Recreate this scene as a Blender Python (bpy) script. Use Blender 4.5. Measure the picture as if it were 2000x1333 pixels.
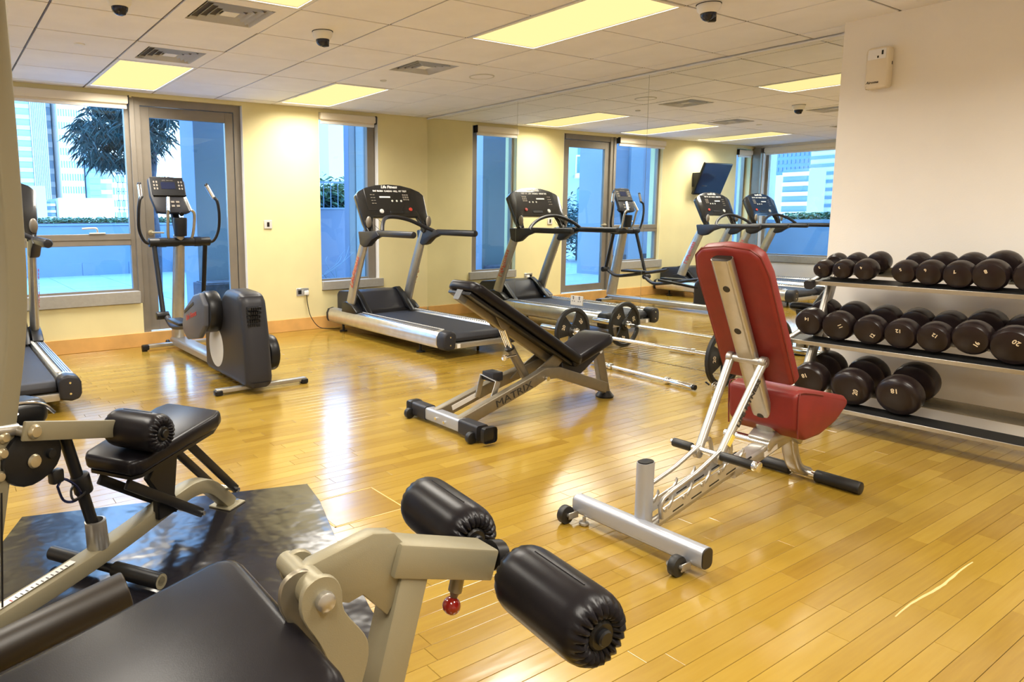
import bpy, bmesh, math, random
from mathutils import Vector as V, Matrix as M
S = bpy.context.scene
for o in list(bpy.data.objects): bpy.data.objects.remove(o)
C = S.collection
PI = math.pi
R = random.Random(7)
# ---------------------------------------------------------------- camera
cam_d = bpy.data.cameras.new('camera'); cam = bpy.data.objects.new('camera', cam_d); C.objects.link(cam)
CAM = V((-5.0233, -6.9196, 1.2231))
F, PX, PY, YAW, PIT, ROL = 1372.46, 768.4, 611.5, 0.5793, -0.1356, -0.0067
fw = V((math.sin(YAW)*math.cos(PIT), math.cos(YAW)*math.cos(PIT), math.sin(PIT)))
rt = V((math.cos(YAW), -math.sin(YAW), 0)); up = rt.cross(fw)
r2 = rt*math.cos(ROL)+up*math.sin(ROL); u2 = -rt*math.sin(ROL)+up*math.cos(ROL)
cam.matrix_world = M(((r2.x, u2.x, -fw.x, CAM.x), (r2.y, u2.y, -fw.y, CAM.y), (r2.z, u2.z, -fw.z, CAM.z), (0, 0, 0, 1)))
cam_d.sensor_width = 36; cam_d.lens = F/2000*36
cam_d.shift_x = (1000-PX)/2000; cam_d.shift_y = -(666.5-PY)/2000
cam_d.clip_start = 0.05; cam_d.clip_end = 500
S.camera = cam
# ---------------------------------------------------------------- world, sun, exposure
w = bpy.data.worlds.new('sky'); S.world = w; w.use_nodes = True
nt = w.node_tree; nt.nodes.clear()
wo = nt.nodes.new('ShaderNodeOutputWorld'); bg = nt.nodes.new('ShaderNodeBackground')
tc = nt.nodes.new('ShaderNodeTexCoord'); sx = nt.nodes.new('ShaderNodeSeparateXYZ'); cr = nt.nodes.new('ShaderNodeValToRGB')
nt.links.new(tc.outputs['Generated'], sx.inputs[0]); nt.links.new(sx.outputs['Z'], cr.inputs[0])
e = cr.color_ramp.elements
e[0].position = 0.0; e[0].color = (0.80, 0.92, 1.0, 1); e[1].position = 0.6; e[1].color = (0.30, 0.56, 1.0, 1)
nt.links.new(cr.outputs[0], bg.inputs[0]); bg.inputs[1].default_value = 3.6
nt.links.new(bg.outputs[0], wo.inputs[0])
sd = bpy.data.lights.new('sun', 'SUN'); so = bpy.data.objects.new('sun', sd); C.objects.link(so)
sd.energy = 2.0; sd.angle = 0.02; sd.color = (1, 0.96, 0.9)
so.rotation_euler = V((-0.30, -0.85, 0.50)).to_track_quat('Z', 'Y').to_euler()
S.view_settings.view_transform = 'Standard'; S.view_settings.look = 'None'
S.view_settings.gamma = 1; S.view_settings.use_curve_mapping = False
EXPO = 1.34
S.view_settings.exposure = EXPO
PANEL = tuple(c/2**EXPO for c in (1.25, 0.98, 0.42))   # luminance of the diffusers at a flat viewing angle
LAMP = (17.5, (1.0, 0.94, 0.84))                        # watts and colour of the tubes in one fixture
# ---------------------------------------------------------------- materials
def newmat(name):
    m = bpy.data.materials.new(name); m.use_nodes = True
    return m, m.node_tree, m.node_tree.nodes['Principled BSDF']
def mat(name, col, rough=0.5, metal=0.0, noise=0.0, nscale=20.0, bump=0.0, bscale=80.0, coat=0.0, spec=0.5):
    m, t, b = newmat(name)
    b.inputs['Base Color'].default_value = (*col, 1); b.inputs['Roughness'].default_value = rough
    b.inputs['Metallic'].default_value = metal; b.inputs['Coat Weight'].default_value = coat
    b.inputs['Specular IOR Level'].default_value = spec
    g = t.nodes.new('ShaderNodeNewGeometry')
    if noise > 0:
        n = t.nodes.new('ShaderNodeTexNoise'); n.inputs['Scale'].default_value = nscale; n.inputs['Detail'].default_value = 5
        t.links.new(g.outputs['Position'], n.inputs['Vector'])
        r = t.nodes.new('ShaderNodeValToRGB')
        r.color_ramp.elements[0].position = 0.3; r.color_ramp.elements[1].position = 0.7
        r.color_ramp.elements[0].color = (*[c*(1-noise) for c in col], 1); r.color_ramp.elements[1].color = (*[min(1, c*(1+noise)) for c in col], 1)
        t.links.new(n.outputs['Fac'], r.inputs[0]); t.links.new(r.outputs[0], b.inputs['Base Color'])
    if bump > 0:
        n = t.nodes.new('ShaderNodeTexNoise'); n.inputs['Scale'].default_value = bscale; n.inputs['Detail'].default_value = 3
        t.links.new(g.outputs['Position'], n.inputs['Vector'])
        q = t.nodes.new('ShaderNodeBump'); q.inputs['Strength'].default_value = bump; q.inputs['Distance'].default_value = 0.01
        t.links.new(n.outputs['Fac'], q.inputs['Height']); t.links.new(q.outputs[0], b.inputs['Normal'])
    return m
def emit(name, col):
    m = bpy.data.materials.new(name); m.use_nodes = True; t = m.node_tree; t.nodes.clear()
    o = t.nodes.new('ShaderNodeOutputMaterial'); e_ = t.nodes.new('ShaderNodeEmission')
    k = max(col); e_.inputs[0].default_value = (*[c/k for c in col], 1); e_.inputs[1].default_value = k
    t.links.new(e_.outputs[0], o.inputs[0]); return m
def glassmat(name, tint):
    m = bpy.data.materials.new(name); m.use_nodes = True; t = m.node_tree; t.nodes.clear()
    o = t.nodes.new('ShaderNodeOutputMaterial'); tr = t.nodes.new('ShaderNodeBsdfTransparent'); gl = t.nodes.new('ShaderNodeBsdfGlossy')
    mx = t.nodes.new('ShaderNodeMixShader'); fr = t.nodes.new('ShaderNodeFresnel'); gm = t.nodes.new('ShaderNodeNewGeometry'); mr = t.nodes.new('ShaderNodeMapRange'); mr.inputs['To Min'].default_value = 1.4; mr.inputs['To Max'].default_value = 1/1.4
    t.links.new(gm.outputs['Backfacing'], mr.inputs[0]); t.links.new(mr.outputs[0], fr.inputs[0])
    tr.inputs[0].default_value = (*tint, 1); gl.inputs['Roughness'].default_value = 0.0; gl.inputs[0].default_value = (0.9, 0.95, 1, 1)
    t.links.new(fr.outputs[0], mx.inputs[0]); t.links.new(tr.outputs[0], mx.inputs[1]); t.links.new(gl.outputs[0], mx.inputs[2])
    t.links.new(mx.outputs[0], o.inputs[0]); return m
def woodmat():
    m, t, b = newmat('maple_floor')
    L, N = t.links, t.nodes
    oi = N.new('ShaderNodeObjectInfo'); at = N.new('ShaderNodeAttribute'); at.attribute_name = 'plank_rnd'
    ad = N.new('ShaderNodeMath'); ad.operation = 'ADD'; L.new(oi.outputs['Random'], ad.inputs[0]); L.new(at.outputs['Fac'], ad.inputs[1])
    fr = N.new('ShaderNodeMath'); fr.operation = 'FRACT'; L.new(ad.outputs[0], fr.inputs[0])
    g = N.new('ShaderNodeNewGeometry'); mp = N.new('ShaderNodeMapping'); mp.inputs['Scale'].default_value = (1.6, 26, 1)
    L.new(g.outputs['Position'], mp.inputs[0])
    sc = N.new('ShaderNodeVectorMath'); sc.operation = 'ADD'
    cb = N.new('ShaderNodeCombineXYZ'); ml = N.new('ShaderNodeMath'); ml.operation = 'MULTIPLY'; ml.inputs[1].default_value = 37
    L.new(fr.outputs[0], ml.inputs[0]); L.new(ml.outputs[0], cb.inputs[2]); L.new(mp.outputs[0], sc.inputs[0]); L.new(cb.outputs[0], sc.inputs[1])
    n = N.new('ShaderNodeTexNoise'); n.inputs['Scale'].default_value = 2.2; n.inputs['Detail'].default_value = 6; n.inputs['Roughness'].default_value = 0.6
    L.new(sc.outputs[0], n.inputs['Vector'])
    r = N.new('ShaderNodeValToRGB'); r.color_ramp.elements[0].color = (0.235, 0.128, 0.013, 1); r.color_ramp.elements[1].color = (0.37, 0.238, 0.036, 1)
    r.color_ramp.elements[0].position = 0.15; r.color_ramp.elements[1].position = 0.85
    e3 = r.color_ramp.elements.new(0.5); e3.color = (0.305, 0.185, 0.021, 1)
    mx = N.new('ShaderNodeMath'); mx.operation = 'MULTIPLY_ADD'; mx.inputs[1].default_value = 0.55
    L.new(n.outputs['Fac'], mx.inputs[0]); m2 = N.new('ShaderNodeMath'); m2.operation = 'MULTIPLY'; m2.inputs[1].default_value = 0.45
    L.new(fr.outputs[0], m2.inputs[0]); L.new(m2.outputs[0], mx.inputs[2]); L.new(mx.outputs[0], r.inputs[0])
    # worn, paler patches
    n2 = N.new('ShaderNodeTexNoise'); n2.inputs['Scale'].default_value = 0.9; n2.inputs['Detail'].default_value = 4
    L.new(g.outputs['Position'], n2.inputs['Vector'])
    r2_ = N.new('ShaderNodeValToRGB'); r2_.color_ramp.elements[0].position = 0.45; r2_.color_ramp.elements[1].position = 0.75
    r2_.color_ramp.elements[0].color = (0, 0, 0, 1); r2_.color_ramp.elements[1].color = (0.35, 0.35, 0.35, 1)
    L.new(n2.outputs['Fac'], r2_.inputs[0])
    mi = N.new('ShaderNodeMixRGB'); mi.inputs[2].default_value = (0.43, 0.295, 0.072, 1); L.new(r2_.outputs[0], mi.inputs[0]); L.new(r.outputs[0], mi.inputs[1])
    L.new(mi.outputs[0], b.inputs['Base Color'])
    b.inputs['Roughness'].default_value = 0.17; b.inputs['Specular IOR Level'].default_value = 1.0
    bp = N.new('ShaderNodeBump'); bp.inputs['Strength'].default_value = 0.25; bp.inputs['Distance'].default_value = 0.004
    n3 = N.new('ShaderNodeTexNoise'); n3.inputs['Scale'].default_value = 5; n3.inputs['Detail'].default_value = 2
    m3 = N.new('ShaderNodeMapping'); m3.inputs['Scale'].default_value = (0.6, 3, 1); L.new(g.outputs['Position'], m3.inputs[0]); L.new(m3.outputs[0], n3.inputs['Vector'])
    L.new(n3.outputs['Fac'], bp.inputs['Height']); L.new(bp.outputs[0], b.inputs['Normal'])
    return m
m_floor = woodmat()
m_gap = mat('floor_gap', (0.16, 0.075, 0.02), 0.8)
m_wallw = mat('cream_paint_yellow_cast', (0.80, 0.71, 0.385), 0.75, noise=0.03, nscale=3, bump=0.05, bscale=120)  # same cream paint, with the yellow colour cast put into this wall
m_wallr = mat('cream_paint', (0.87, 0.83, 0.77), 0.75, noise=0.03, nscale=2, bump=0.05, bscale=120)
m_white = mat('white_paint', (0.84, 0.83, 0.82), 0.6)
m_ceil = mat('ceiling_tile', (0.90, 0.89, 0.93), 0.9, noise=0.03, nscale=4, bump=0.12, bscale=300)
m_grid = mat('ceiling_grid', (0.16, 0.13, 0.10), 0.6)
m_shadowgap = mat('grid_groove', (0.10, 0.085, 0.07), 0.9)
m_frame = mat('bronze_aluminium', (0.25, 0.22, 0.18), 0.42, 0.35, noise=0.05, nscale=8)
m_sill = mat('grey_sill', (0.34, 0.32, 0.28), 0.55, noise=0.06, nscale=30)
m_bb = mat('maple_baseboard', (0.70, 0.40, 0.13), 0.4, noise=0.12, nscale=6)
m_blind = mat('cream_blind', (0.80, 0.72, 0.58), 0.7)
m_glass = glassmat('blue_cast_glass', (0.70, 0.86, 0.99))  # blue cast of the outdoor light put into the glass tint
m_mirror = mat('mirror_silver', (0.90, 0.91, 0.86), 0.0, 1.0)
m_mirrored = mat('mirror_edge', (0.45, 0.46, 0.40), 0.3, 0.5)
m_black = mat('black_plastic', (0.008, 0.008, 0.009), 0.36, spec=0.35)
m_black2 = mat('dark_grey_plastic', (0.020, 0.020, 0.025), 0.42, spec=0.35, bump=0.03, bscale=400)
m_belt = mat('black_belt', (0.018, 0.019, 0.026), 0.6, bump=0.1, bscale=500)
m_gloss = mat('glossy_black_plastic', (0.012, 0.012, 0.012), 0.22, coat=0.5)
m_vinyl = mat('black_vinyl', (0.008, 0.007, 0.009), 0.3, spec=0.22, bump=0.03, bscale=500, noise=0.2, nscale=12)
m_rub = mat('black_rubber', (0.009, 0.009, 0.009), 0.45)
m_dumb = mat('dumbbell_urethane', (0.016, 0.010, 0.010), 0.28, spec=0.35, noise=0.2, nscale=15)
m_silver = mat('silver_paint', (0.46, 0.44, 0.40), 0.34, 0.8, noise=0.05, nscale=30)
m_silver2 = mat('brushed_aluminium', (0.66, 0.65, 0.63), 0.3, 0.85, noise=0.08, nscale=14)
m_bench = mat('champagne_paint', (0.23, 0.20, 0.145), 0.38, 0.6, noise=0.05, nscale=30)
m_chrome = mat('chrome', (0.85, 0.85, 0.84), 0.12, 1.0)
m_beige = mat('beige_powder_coat', (0.28, 0.25, 0.165), 0.42, 0.3, bump=0.05, bscale=500)
m_pale = mat('pale_silver_paint', (0.40, 0.42, 0.47), 0.35, 0.45)
m_red = mat('red_vinyl', (0.20, 0.020, 0.016), 0.42, spec=0.35, bump=0.04, bscale=500, noise=0.10, nscale=14)
m_reddk = mat('red_piping', (0.17, 0.02, 0.014), 0.4)
m_ball = mat('red_knob', (0.22, 0.008, 0.006), 0.1, coat=0.6)
m_ltgrey = mat('light_grey', (0.62, 0.61, 0.58), 0.5)
m_redtxt = mat('red_print', (0.55, 0.05, 0.03), 0.5)
m_wtxt = mat('white_print', (0.85, 0.83, 0.80), 0.5)
m_ktxt = mat('black_print', (0.02, 0.02, 0.02), 0.5)
m_goldtxt = mat('pale_gold_print', (0.75, 0.62, 0.42), 0.5)
m_yel = mat('yellow_sticker', (0.85, 0.66, 0.12), 0.5)
m_screen = mat('dark_screen', (0.012, 0.016, 0.04), 0.12)
m_panel = emit('lit_diffuser', PANEL)
m_mat = mat('rubber_mat', (0.012, 0.011, 0.014), 0.16, bump=0.9, bscale=4, noise=0.3, nscale=4)
m_slate = mat('slate_grey_plastic', (0.12, 0.125, 0.13), 0.45)
m_brown = mat('dark_brown_foam', (0.014, 0.009, 0.005), 0.45)
m_gold = mat('brass_bolt', (0.52, 0.46, 0.32), 0.35, 0.8)
# ---------------------------------------------------------------- mesh helpers
def frame(z, hint=V((0, 0, 1))):
    z = z.normalized()
    if abs(z.dot(hint)) > 0.98: hint = V((0, 1, 0))
    x = hint.cross(z).normalized(); y = z.cross(x)
    return x, y, z
class MB:
    def __init__(s): s.bm = bmesh.new()
    def add(s, t, mt=None):
        if mt is not None: bmesh.ops.transform(t, matrix=mt, verts=t.verts)
        me = bpy.data.meshes.new('tmp'); t.to_mesh(me); t.free(); s.bm.from_mesh(me); bpy.data.meshes.remove(me); return s
    def box(s, c, d, bev=0.0, rot=None, seg=2):
        t = bmesh.new(); bmesh.ops.create_cube(t, size=1)
        bmesh.ops.scale(t, vec=V(d), verts=t.verts)
        if bev > 0: bmesh.ops.bevel(t, geom=t.edges[:], offset=bev, segments=seg, profile=0.5, affect='EDGES')
        m = M.Translation(V(c))
        if rot is not None: m = m @ rot.to_4x4()
        return s.add(t, m)
    def b2(s, lo, hi, bev=0.0, seg=2):
        return s.box([(a+b)/2 for a, b in zip(lo, hi)], [abs(b-a) for a, b in zip(lo, hi)], bev, None, seg)
    def beam(s, a, b, w_, h, bev=0.0, hint=V((0, 0, 1)), ext=0.0):
        a, b = V(a), V(b); x, y, z = frame(b-a, V(hint)); L = (b-a).length+2*ext
        m = M((x, y, z)).transposed()
        return s.box((a+b)/2, (w_, h, L), bev, m)
    def lathe(s, prof, a, ax, n=20):
        x, y, z = frame(V(ax)); t = bmesh.new(); rings = []
        for (r, h) in prof:
            p = V(a)+z*h
            if r < 1e-6: rings.append([t.verts.new(p)])
            else: rings.append([t.verts.new(p+x*(r*math.cos(2*PI*i/n))+y*(r*math.sin(2*PI*i/n))) for i in range(n)])
        for A, B in zip(rings, rings[1:]):
            for i in range(n):
                j = (i+1) % n
                if len(A) == 1 and len(B) == 1: continue
                if len(A) == 1: t.faces.new((A[0], B[j], B[i]))
                elif len(B) == 1: t.faces.new((A[i], A[j], B[0]))
                else: t.faces.new((A[i], A[j], B[j], B[i]))
        for rg, fl in ((rings[0], True), (rings[-1], False)):
            if len(rg) > 1: t.faces.new(rg[::-1] if fl else rg)
        return s.add(t)
    def cyl(s, a, b, r, r1=None, n=16, bev=0.0):
        a, b = V(a), V(b); L = (b-a).length; r1 = r if r1 is None else r1
        if bev > 0: pr = [(r-bev, 0), (r-bev*0.3, bev*0.3), (r, bev), (r1, L-bev), (r1-bev*0.3, L-bev*0.3), (r1-bev, L)]
        else: pr = [(r, 0), (r1, L)]
        return s.lathe(pr, a, b-a, n)
    def sphere(s, c, r, sc=(1, 1, 1), n=16):
        t = bmesh.new(); bmesh.ops.create_uvsphere(t, u_segments=n, v_segments=max(6, n//2), radius=r)
        return s.add(t, M.Translation(V(c)) @ M.Diagonal((*sc, 1)))
    def tube(s, pts, r=0.01, n=12, prof=None, sm=6, hint=V((0, 0, 1)), taper=None):
        pts = [V(p) for p in pts]
        if sm > 1 and len(pts) > 2:
            q = []
            for i in range(len(pts)-1):
                p0 = pts[max(i-1, 0)]; p1 = pts[i]; p2 = pts[i+1]; p3 = pts[min(i+2, len(pts)-1)]
                for k in range(sm):
                    u = k/sm; q.append(0.5*((2*p1)+(p2-p0)*u+(2*p0-5*p1+4*p2-p3)*u*u+(3*p1-p0-3*p2+p3)*u**3))
            q.append(pts[-1]); pts = q
        if prof is None: prof = [(r*math.cos(2*PI*i/n), r*math.sin(2*PI*i/n)) for i in range(n)]
        t = bmesh.new(); rings = []; x = None; N = len(pts)
        for i, p in enumerate(pts):
            d = (pts[min(i+1, N-1)]-pts[max(i-1, 0)]).normalized()
            if x is None: x, y, _ = frame(d, V(hint))
            else:
                x = (x-d*x.dot(d)).normalized(); y = d.cross(x)
            k = 1 if taper is None else taper[0]+(taper[1]-taper[0])*i/(N-1)
            rings.append([t.verts.new(p+x*(a*k)+y*(b*k)) for a, b in prof])
        for A, B in zip(rings, rings[1:]):
            m_ = len(A)
            for i in range(m_): t.faces.new((A[i], A[(i+1) % m_], B[(i+1) % m_], B[i]))
        t.faces.new(rings[0][::-1]); t.faces.new(rings[-1])
        return s.add(t)
    def prism(s, poly, o, u, v, d, bev=0.0, seg=2):
        # polygon in the plane (u, v) at o, extruded by vector d
        o, u, v, d = V(o), V(u), V(v), V(d); t = bmesh.new()
        A = [t.verts.new(o+u*a+v*b) for a, b in poly]; f = t.faces.new(A)
        r = bmesh.ops.extrude_face_region(t, geom=[f]); vs = [g for g in r['geom'] if isinstance(g, bmesh.types.BMVert)]
        bmesh.ops.translate(t, vec=d, verts=vs); bmesh.ops.recalc_face_normals(t, faces=t.faces)
        if bev > 0:
            es = [e_ for e_ in t.edges if len(e_.link_faces) == 2 and e_.calc_face_angle(0) > 0.5]
            bmesh.ops.bevel(t, geom=es, offset=bev, segments=seg, profile=0.5, affect='EDGES')
        return s.add(t)
    def mesh(s, name, m):
        bmesh.ops.recalc_face_normals(s.bm, faces=s.bm.faces)
        me = bpy.data.meshes.new(name); s.bm.to_mesh(me); s.bm.free()
        me.materials.append(m); me.shade_smooth(); me.set_sharp_from_angle(angle=0.65)
        return me
    def build(s, name, m, parent=None):
        o = bpy.data.objects.new(name, s.mesh(name, m)); C.objects.link(o)
        if parent is not None: o.parent = parent
        return o
def oval(a, b, n=16): return [(a*math.cos(2*PI*i/n), b*math.sin(2*PI*i/n)) for i in range(n)]
def rrect(a, b, r, k=3):
    out = []
    for cx, cy, s0 in ((a-r, b-r, 0), (-a+r, b-r, 1), (-a+r, -b+r, 2), (a-r, -b+r, 3)):
        for i in range(k+1):
            t = (s0+i/k)*PI/2; out.append((cx+r*math.cos(t), cy+r*math.sin(t)))
    return out
def tag(o, label, cat, group=None, kind=None):
    if label: o['label'] = label
    if cat: o['category'] = cat
    if group: o['group'] = group
    if kind: o['kind'] = kind
    return o
def thing(name, label, cat, loc=(0, 0, 0), rotz=0, group=None):
    o = bpy.data.objects.new(name, None); C.objects.link(o); o.location = loc; o.rotation_euler = (0, 0, rotz)
    o.empty_display_size = 0.1
    return tag(o, label, cat, group)
def struct(o, label=None): o['kind'] = 'structure'; 
def structure(mb, name, m, label=None, cat=None):
    o = mb.build(name, m); o['kind'] = 'structure'
    if label: o['label'] = label
    if cat: o['category'] = cat
    return o
def dup(root, loc, rotz=None, label=None, group=None):
    def cp(o, par):
        c = o.copy(); C.objects.link(c); c.parent = par
        for ch in o.children: cp(ch, c)
        return c
    kids = list(root.children); r = root.copy(); C.objects.link(r); r.location = loc
    if rotz is not None: r.rotation_euler = (0, 0, rotz)
    for k in kids: cp(k, r)
    if label: r['label'] = label
    if group: r['group'] = group
    return r
def text(s, size, o, right, upv, m, parent, name='lettering', ext=0.0008, shear=0.0, bold=0.0, sx=1.0):
    cu = bpy.data.curves.new(name, 'FONT'); cu.body = s; cu.size = size; cu.extrude = ext; cu.resolution_u = 2
    cu.align_x = 'CENTER'; cu.align_y = 'CENTER'; cu.shear = shear; cu.offset = bold
    tmp = bpy.data.objects.new('tmp', cu); C.objects.link(tmp)
    dg = bpy.context.evaluated_depsgraph_get(); dg.update()
    me = bpy.data.meshes.new_from_object(tmp.evaluated_get(dg)); bpy.data.objects.remove(tmp)
    r_ = V(right).normalized(); u_ = V(upv); u_ = (u_-r_*u_.dot(r_)).normalized(); n_ = r_.cross(u_)
    me.transform(M(((r_.x*sx, u_.x, n_.x, o[0]), (r_.y*sx, u_.y, n_.y, o[1]), (r_.z*sx, u_.z, n_.z, o[2]), (0, 0, 0, 1))))
    me.materials.clear(); me.materials.append(m)
    ob = bpy.data.objects.new(name, me); C.objects.link(ob); ob.parent = parent; return ob
X, Y, Z = V((1, 0, 0)), V((0, 1, 0)), V((0, 0, 1))
# ================================================================= ROOM SHELL
HC = 2.382; XL, YB = -6.95, -9.3
# floor: sub-floor + maple planks along x
fl = MB().b2((XL-0.2, YB-0.1, -0.12), (0.2, 0.22, -0.0045)).build('floor', m_gap); fl['kind'] = 'structure'
PW = 0.066
cands = []
y = YB; row = 0
lens = [0.35, 0.5, 0.65, 0.8, 0.95]
def vis(x, y_):
    d = V((x, y_, 0))-CAM; dz = d.dot(fw)
    if dz < 0.3: return None
    return PX+F*d.dot(r2)/dz, PY-F*d.dot(u2)/dz, dz
while y < 0.0:
    x = XL-R.random()*0.5
    while x < 0:
        L = R.choice(lens); x0 = max(x, XL); x1 = min(x+L, -0.0)
        if x1-x0 > 0.05: cands.append((x0, x1, y, min(y+PW, 0.0)))
        x += L
    y += PW; row += 1
def score(c):
    v = vis((c[0]+c[1])/2, (c[2]+c[3])/2)
    if v is None or not (-60 < v[0] < 2060 and v[1] < 1380): return 0
    hid = 0.2 if (v[0] < 560 and v[1] > 1010) else 1
    return (c[1]-c[0])*hid/(v[2]**2)
order = sorted(cands, key=score, reverse=True); ind = order[:298]; rest = order[298:]
def plank_verts(L, Wd):
    g = 0.0006; c = 0.0008; h = 0.0045
    a = [(g, g, -h), (L-g, g, -h), (L-g, Wd-g, -h), (g, Wd-g, -h)]
    b = [(g, g, -c), (L-g, g, -c), (L-g, Wd-g, -c), (g, Wd-g, -c)]
    t = [(g+c, g+c, 0), (L-g-c, g+c, 0), (L-g-c, Wd-g-c, 0), (g+c, Wd-g-c, 0)]
    f = []
    for k in range(4):
        j = (k+1) % 4; f.append((k, j, 4+j, 4+k)); f.append((4+k, 4+j, 8+j, 8+k))
    f.append((8, 9, 10, 11)); return a+b+t, f
pm = {}
for c in ind:
    key = (round(c[1]-c[0], 3), round(c[3]-c[2], 4))
    if key not in pm:
        vv, ff = plank_verts(*key); me = bpy.data.meshes.new('floor_plank'); me.from_pydata(vv, [], ff); me.materials.append(m_floor); pm[key] = me
    o = bpy.data.objects.new('floor_plank', pm[key]); C.objects.link(o); o.parent = fl; o.location = (c[0], c[2], 0)
vv, ff, rn = [], [], []
for c in rest:
    a, f = plank_verts(c[1]-c[0], c[3]-c[2]); k = len(vv); vv += [(p[0]+c[0], p[1]+c[2], p[2]) for p in a]
    ff += [tuple(i+k for i in q) for q in f]; rn += [R.random()]*len(f)
me = bpy.data.meshes.new('floor_planks'); me.from_pydata(vv, [], ff); me.materials.append(m_floor)
at = me.attributes.new('plank_rnd', 'FLOAT', 'FACE'); at.data.foreach_set('value', rn)
o = bpy.data.objects.new('floor_planks', me); C.objects.link(o); o.parent = fl; o['kind'] = 'stuff'
# floor marks
sp_, k_ = [], 26
for a in range(k_+1):
    u = a/k_; sp_.append((-2.646+0.613*u, -6.079+0.004*math.sin(u*9)+0.0045*math.sin(PI*min(1, u*1.2+0.05))*(0.6+0.4*R.random())))
sp_ += [(x_, y_-0.0035-0.006*math.sin(PI*n_/k_)*(0.6+0.4*R.random())) for n_, (x_, y_) in reversed(list(enumerate(sp_)))]
MB().prism(sp_, (0, 0, 0.0001), X, Y, Z*0.0003, 0, 1).build('scratch', mat('bare_wood_scratch', (0.62, 0.46, 0.20), 0.6), fl)
# ceiling: grid of 0.6 m tiles; structure + tiles as parts
cl = MB().b2((XL-0.2, YB-0.1, HC+0.012), (0.2, 0.25, HC+0.10)).build('ceiling', m_shadowgap); cl['kind'] = 'structure'
GX0, GY0 = -4.3845, -2.5714
xs = [GX0+0.6*i for i in range(-5, 9)]; ys = [GY0+0.6*j for j in range(-12, 6)]
def clampx(v): return min(max(v, XL), 0.0)
lights = [(i, j) for i in (-2, 1, 4) for j in (2, -3, -8)]      # cell column, first row; a panel covers two rows
vents = [(1, -1), (1, 1), (4, 0), (-2, 0), (-2, -5)]
occupied = set()
for i, j in lights: occupied |= {(i, j), (i, j+1)}
for v_ in vents: occupied.add(v_)
tm = {}
for i in range(-5, 8):
    for j in range(-12, 5):
        if (i, j) in occupied: continue
        x0, x1 = clampx(GX0+0.6*i), clampx(GX0+0.6*(i+1)); y0, y1 = max(GY0+0.6*j, YB), min(GY0+0.6*(j+1), 0.0)
        if x1-x0 < 0.03 or y1-y0 < 0.03: continue
        key = (round(x1-x0, 3), round(y1-y0, 3))
        if key not in tm:
            g = 0.0065
            tm[key] = MB().b2((g, g, 0), (key[0]-g, key[1]-g, 0.012), 0.002, 1).mesh('ceiling_tile', m_ceil)
        o = bpy.data.objects.new('ceiling_tile', tm[key]); C.objects.link(o); o.parent = cl; o.location = (x0, y0, HC+R.uniform(-0.0008, 0.0008))
g = MB()
for x in xs:
    if XL < x < 0: g.b2((x-0.0022, YB, HC+0.004), (x+0.0022, 0, HC+0.013))
for y in ys:
    if YB < y < 0: g.b2((XL, y-0.0022, HC+0.004), (0, y+0.0022, HC+0.013))
g.build('ceiling_grid', m_grid, cl)
# ceiling lights
def ceiling_light(i, j, label):
    x0, y0 = GX0+0.6*i, GY0+0.6*j
    t = thing('ceiling_light', label, 'ceiling light', (x0+0.3, y0+0.6, HC), 0, 'recessed ceiling light panels')
    f = MB()
    for s_ in (-1, 1):
        f.b2((s_*0.295-0.0, -0.595, -0.004), (s_*0.272, 0.595, 0.02)); f.b2((-0.272, s_*0.595, -0.004), (0.272, s_*0.572, 0.02))
    f.build('frame', m_white, t)
    MB().b2((-0.272, -0.572, 0.004), (0.272, 0.572, 0.012)).build('diffuser', m_panel, t)
    ld = bpy.data.lights.new('tube_light', 'AREA'); ld.shape = 'RECTANGLE'; ld.size = 0.54; ld.size_y = 1.14
    ld.energy = LAMP[0]; ld.color = LAMP[1]; ld.spread = math.radians(155)
    lo = bpy.data.objects.new('tube_light', ld); C.objects.link(lo); lo.parent = t; lo.location = (0, 0, 0.0)
LL = {(-2, 2): 'light panel nearest the corner windows, seen only in the mirror', (-2, -3): 'light panel over the left half of the room, outside the photo', (1, -3): 'light panel above the leg machines, just above the photo top', (-2, -8): 'light panel in the rear left of the room, behind the viewpoint', (1, -8): 'light panel in the rear middle of the room, behind the viewpoint', (4, -8): 'light panel in the rear right of the room, beside the dumbbell rack end', (1, 2): 'recessed light panel above the tall window at the left', (4, 2): 'recessed light panel between the door and the treadmill by the mirror',
      (4, -3): 'large recessed light panel in the ceiling near the top centre of the photo'}
for i, j in lights: ceiling_light(i, j, LL[(i, j)])
def vent(i, j, label):
    x0, y0 = GX0+0.6*i, GY0+0.6*j
    t = thing('air_diffuser', label, 'air vent', (x0+0.3, y0+0.3, HC), 0, 'square ceiling air diffusers')
    f = MB()
    for s_ in (-1, 1):
        f.b2((s_*0.295, -0.295, -0.003), (s_*0.20, 0.295, 0.01), 0.001, 1); f.b2((-0.20, s_*0.295, -0.003), (0.20, s_*0.20, 0.01), 0.001, 1)
    f.build('frame', m_ceil, t)
    MB().b2((-0.2, -0.2, 0.035), (0.2, 0.2, 0.04)).build('duct', m_black, t)
    for k, h in enumerate((0.19, 0.15, 0.11, 0.07)):
        q = MB(); z0 = -0.006
        for a in range(4):
            rm = M.Rotation(a*PI/2, 3, 'Z'); t_ = bmesh.new()
            vs = [t_.verts.new(rm @ V(p)) for p in ((-h, -h, z0), (h, -h, z0), (h-0.028, -h+0.028, 0.028), (-h+0.028, -h+0.028, 0.028))]
            t_.faces.new(vs); r_ = bmesh.ops.solidify(t_, geom=t_.faces[:], thickness=0.0015); q.add(t_)
        q.build('louvre', m_white, t)
    MB().b2((-0.045, -0.045, 0.0), (0.045, 0.045, 0.004)).build('centre_plate', m_white, t)
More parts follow.
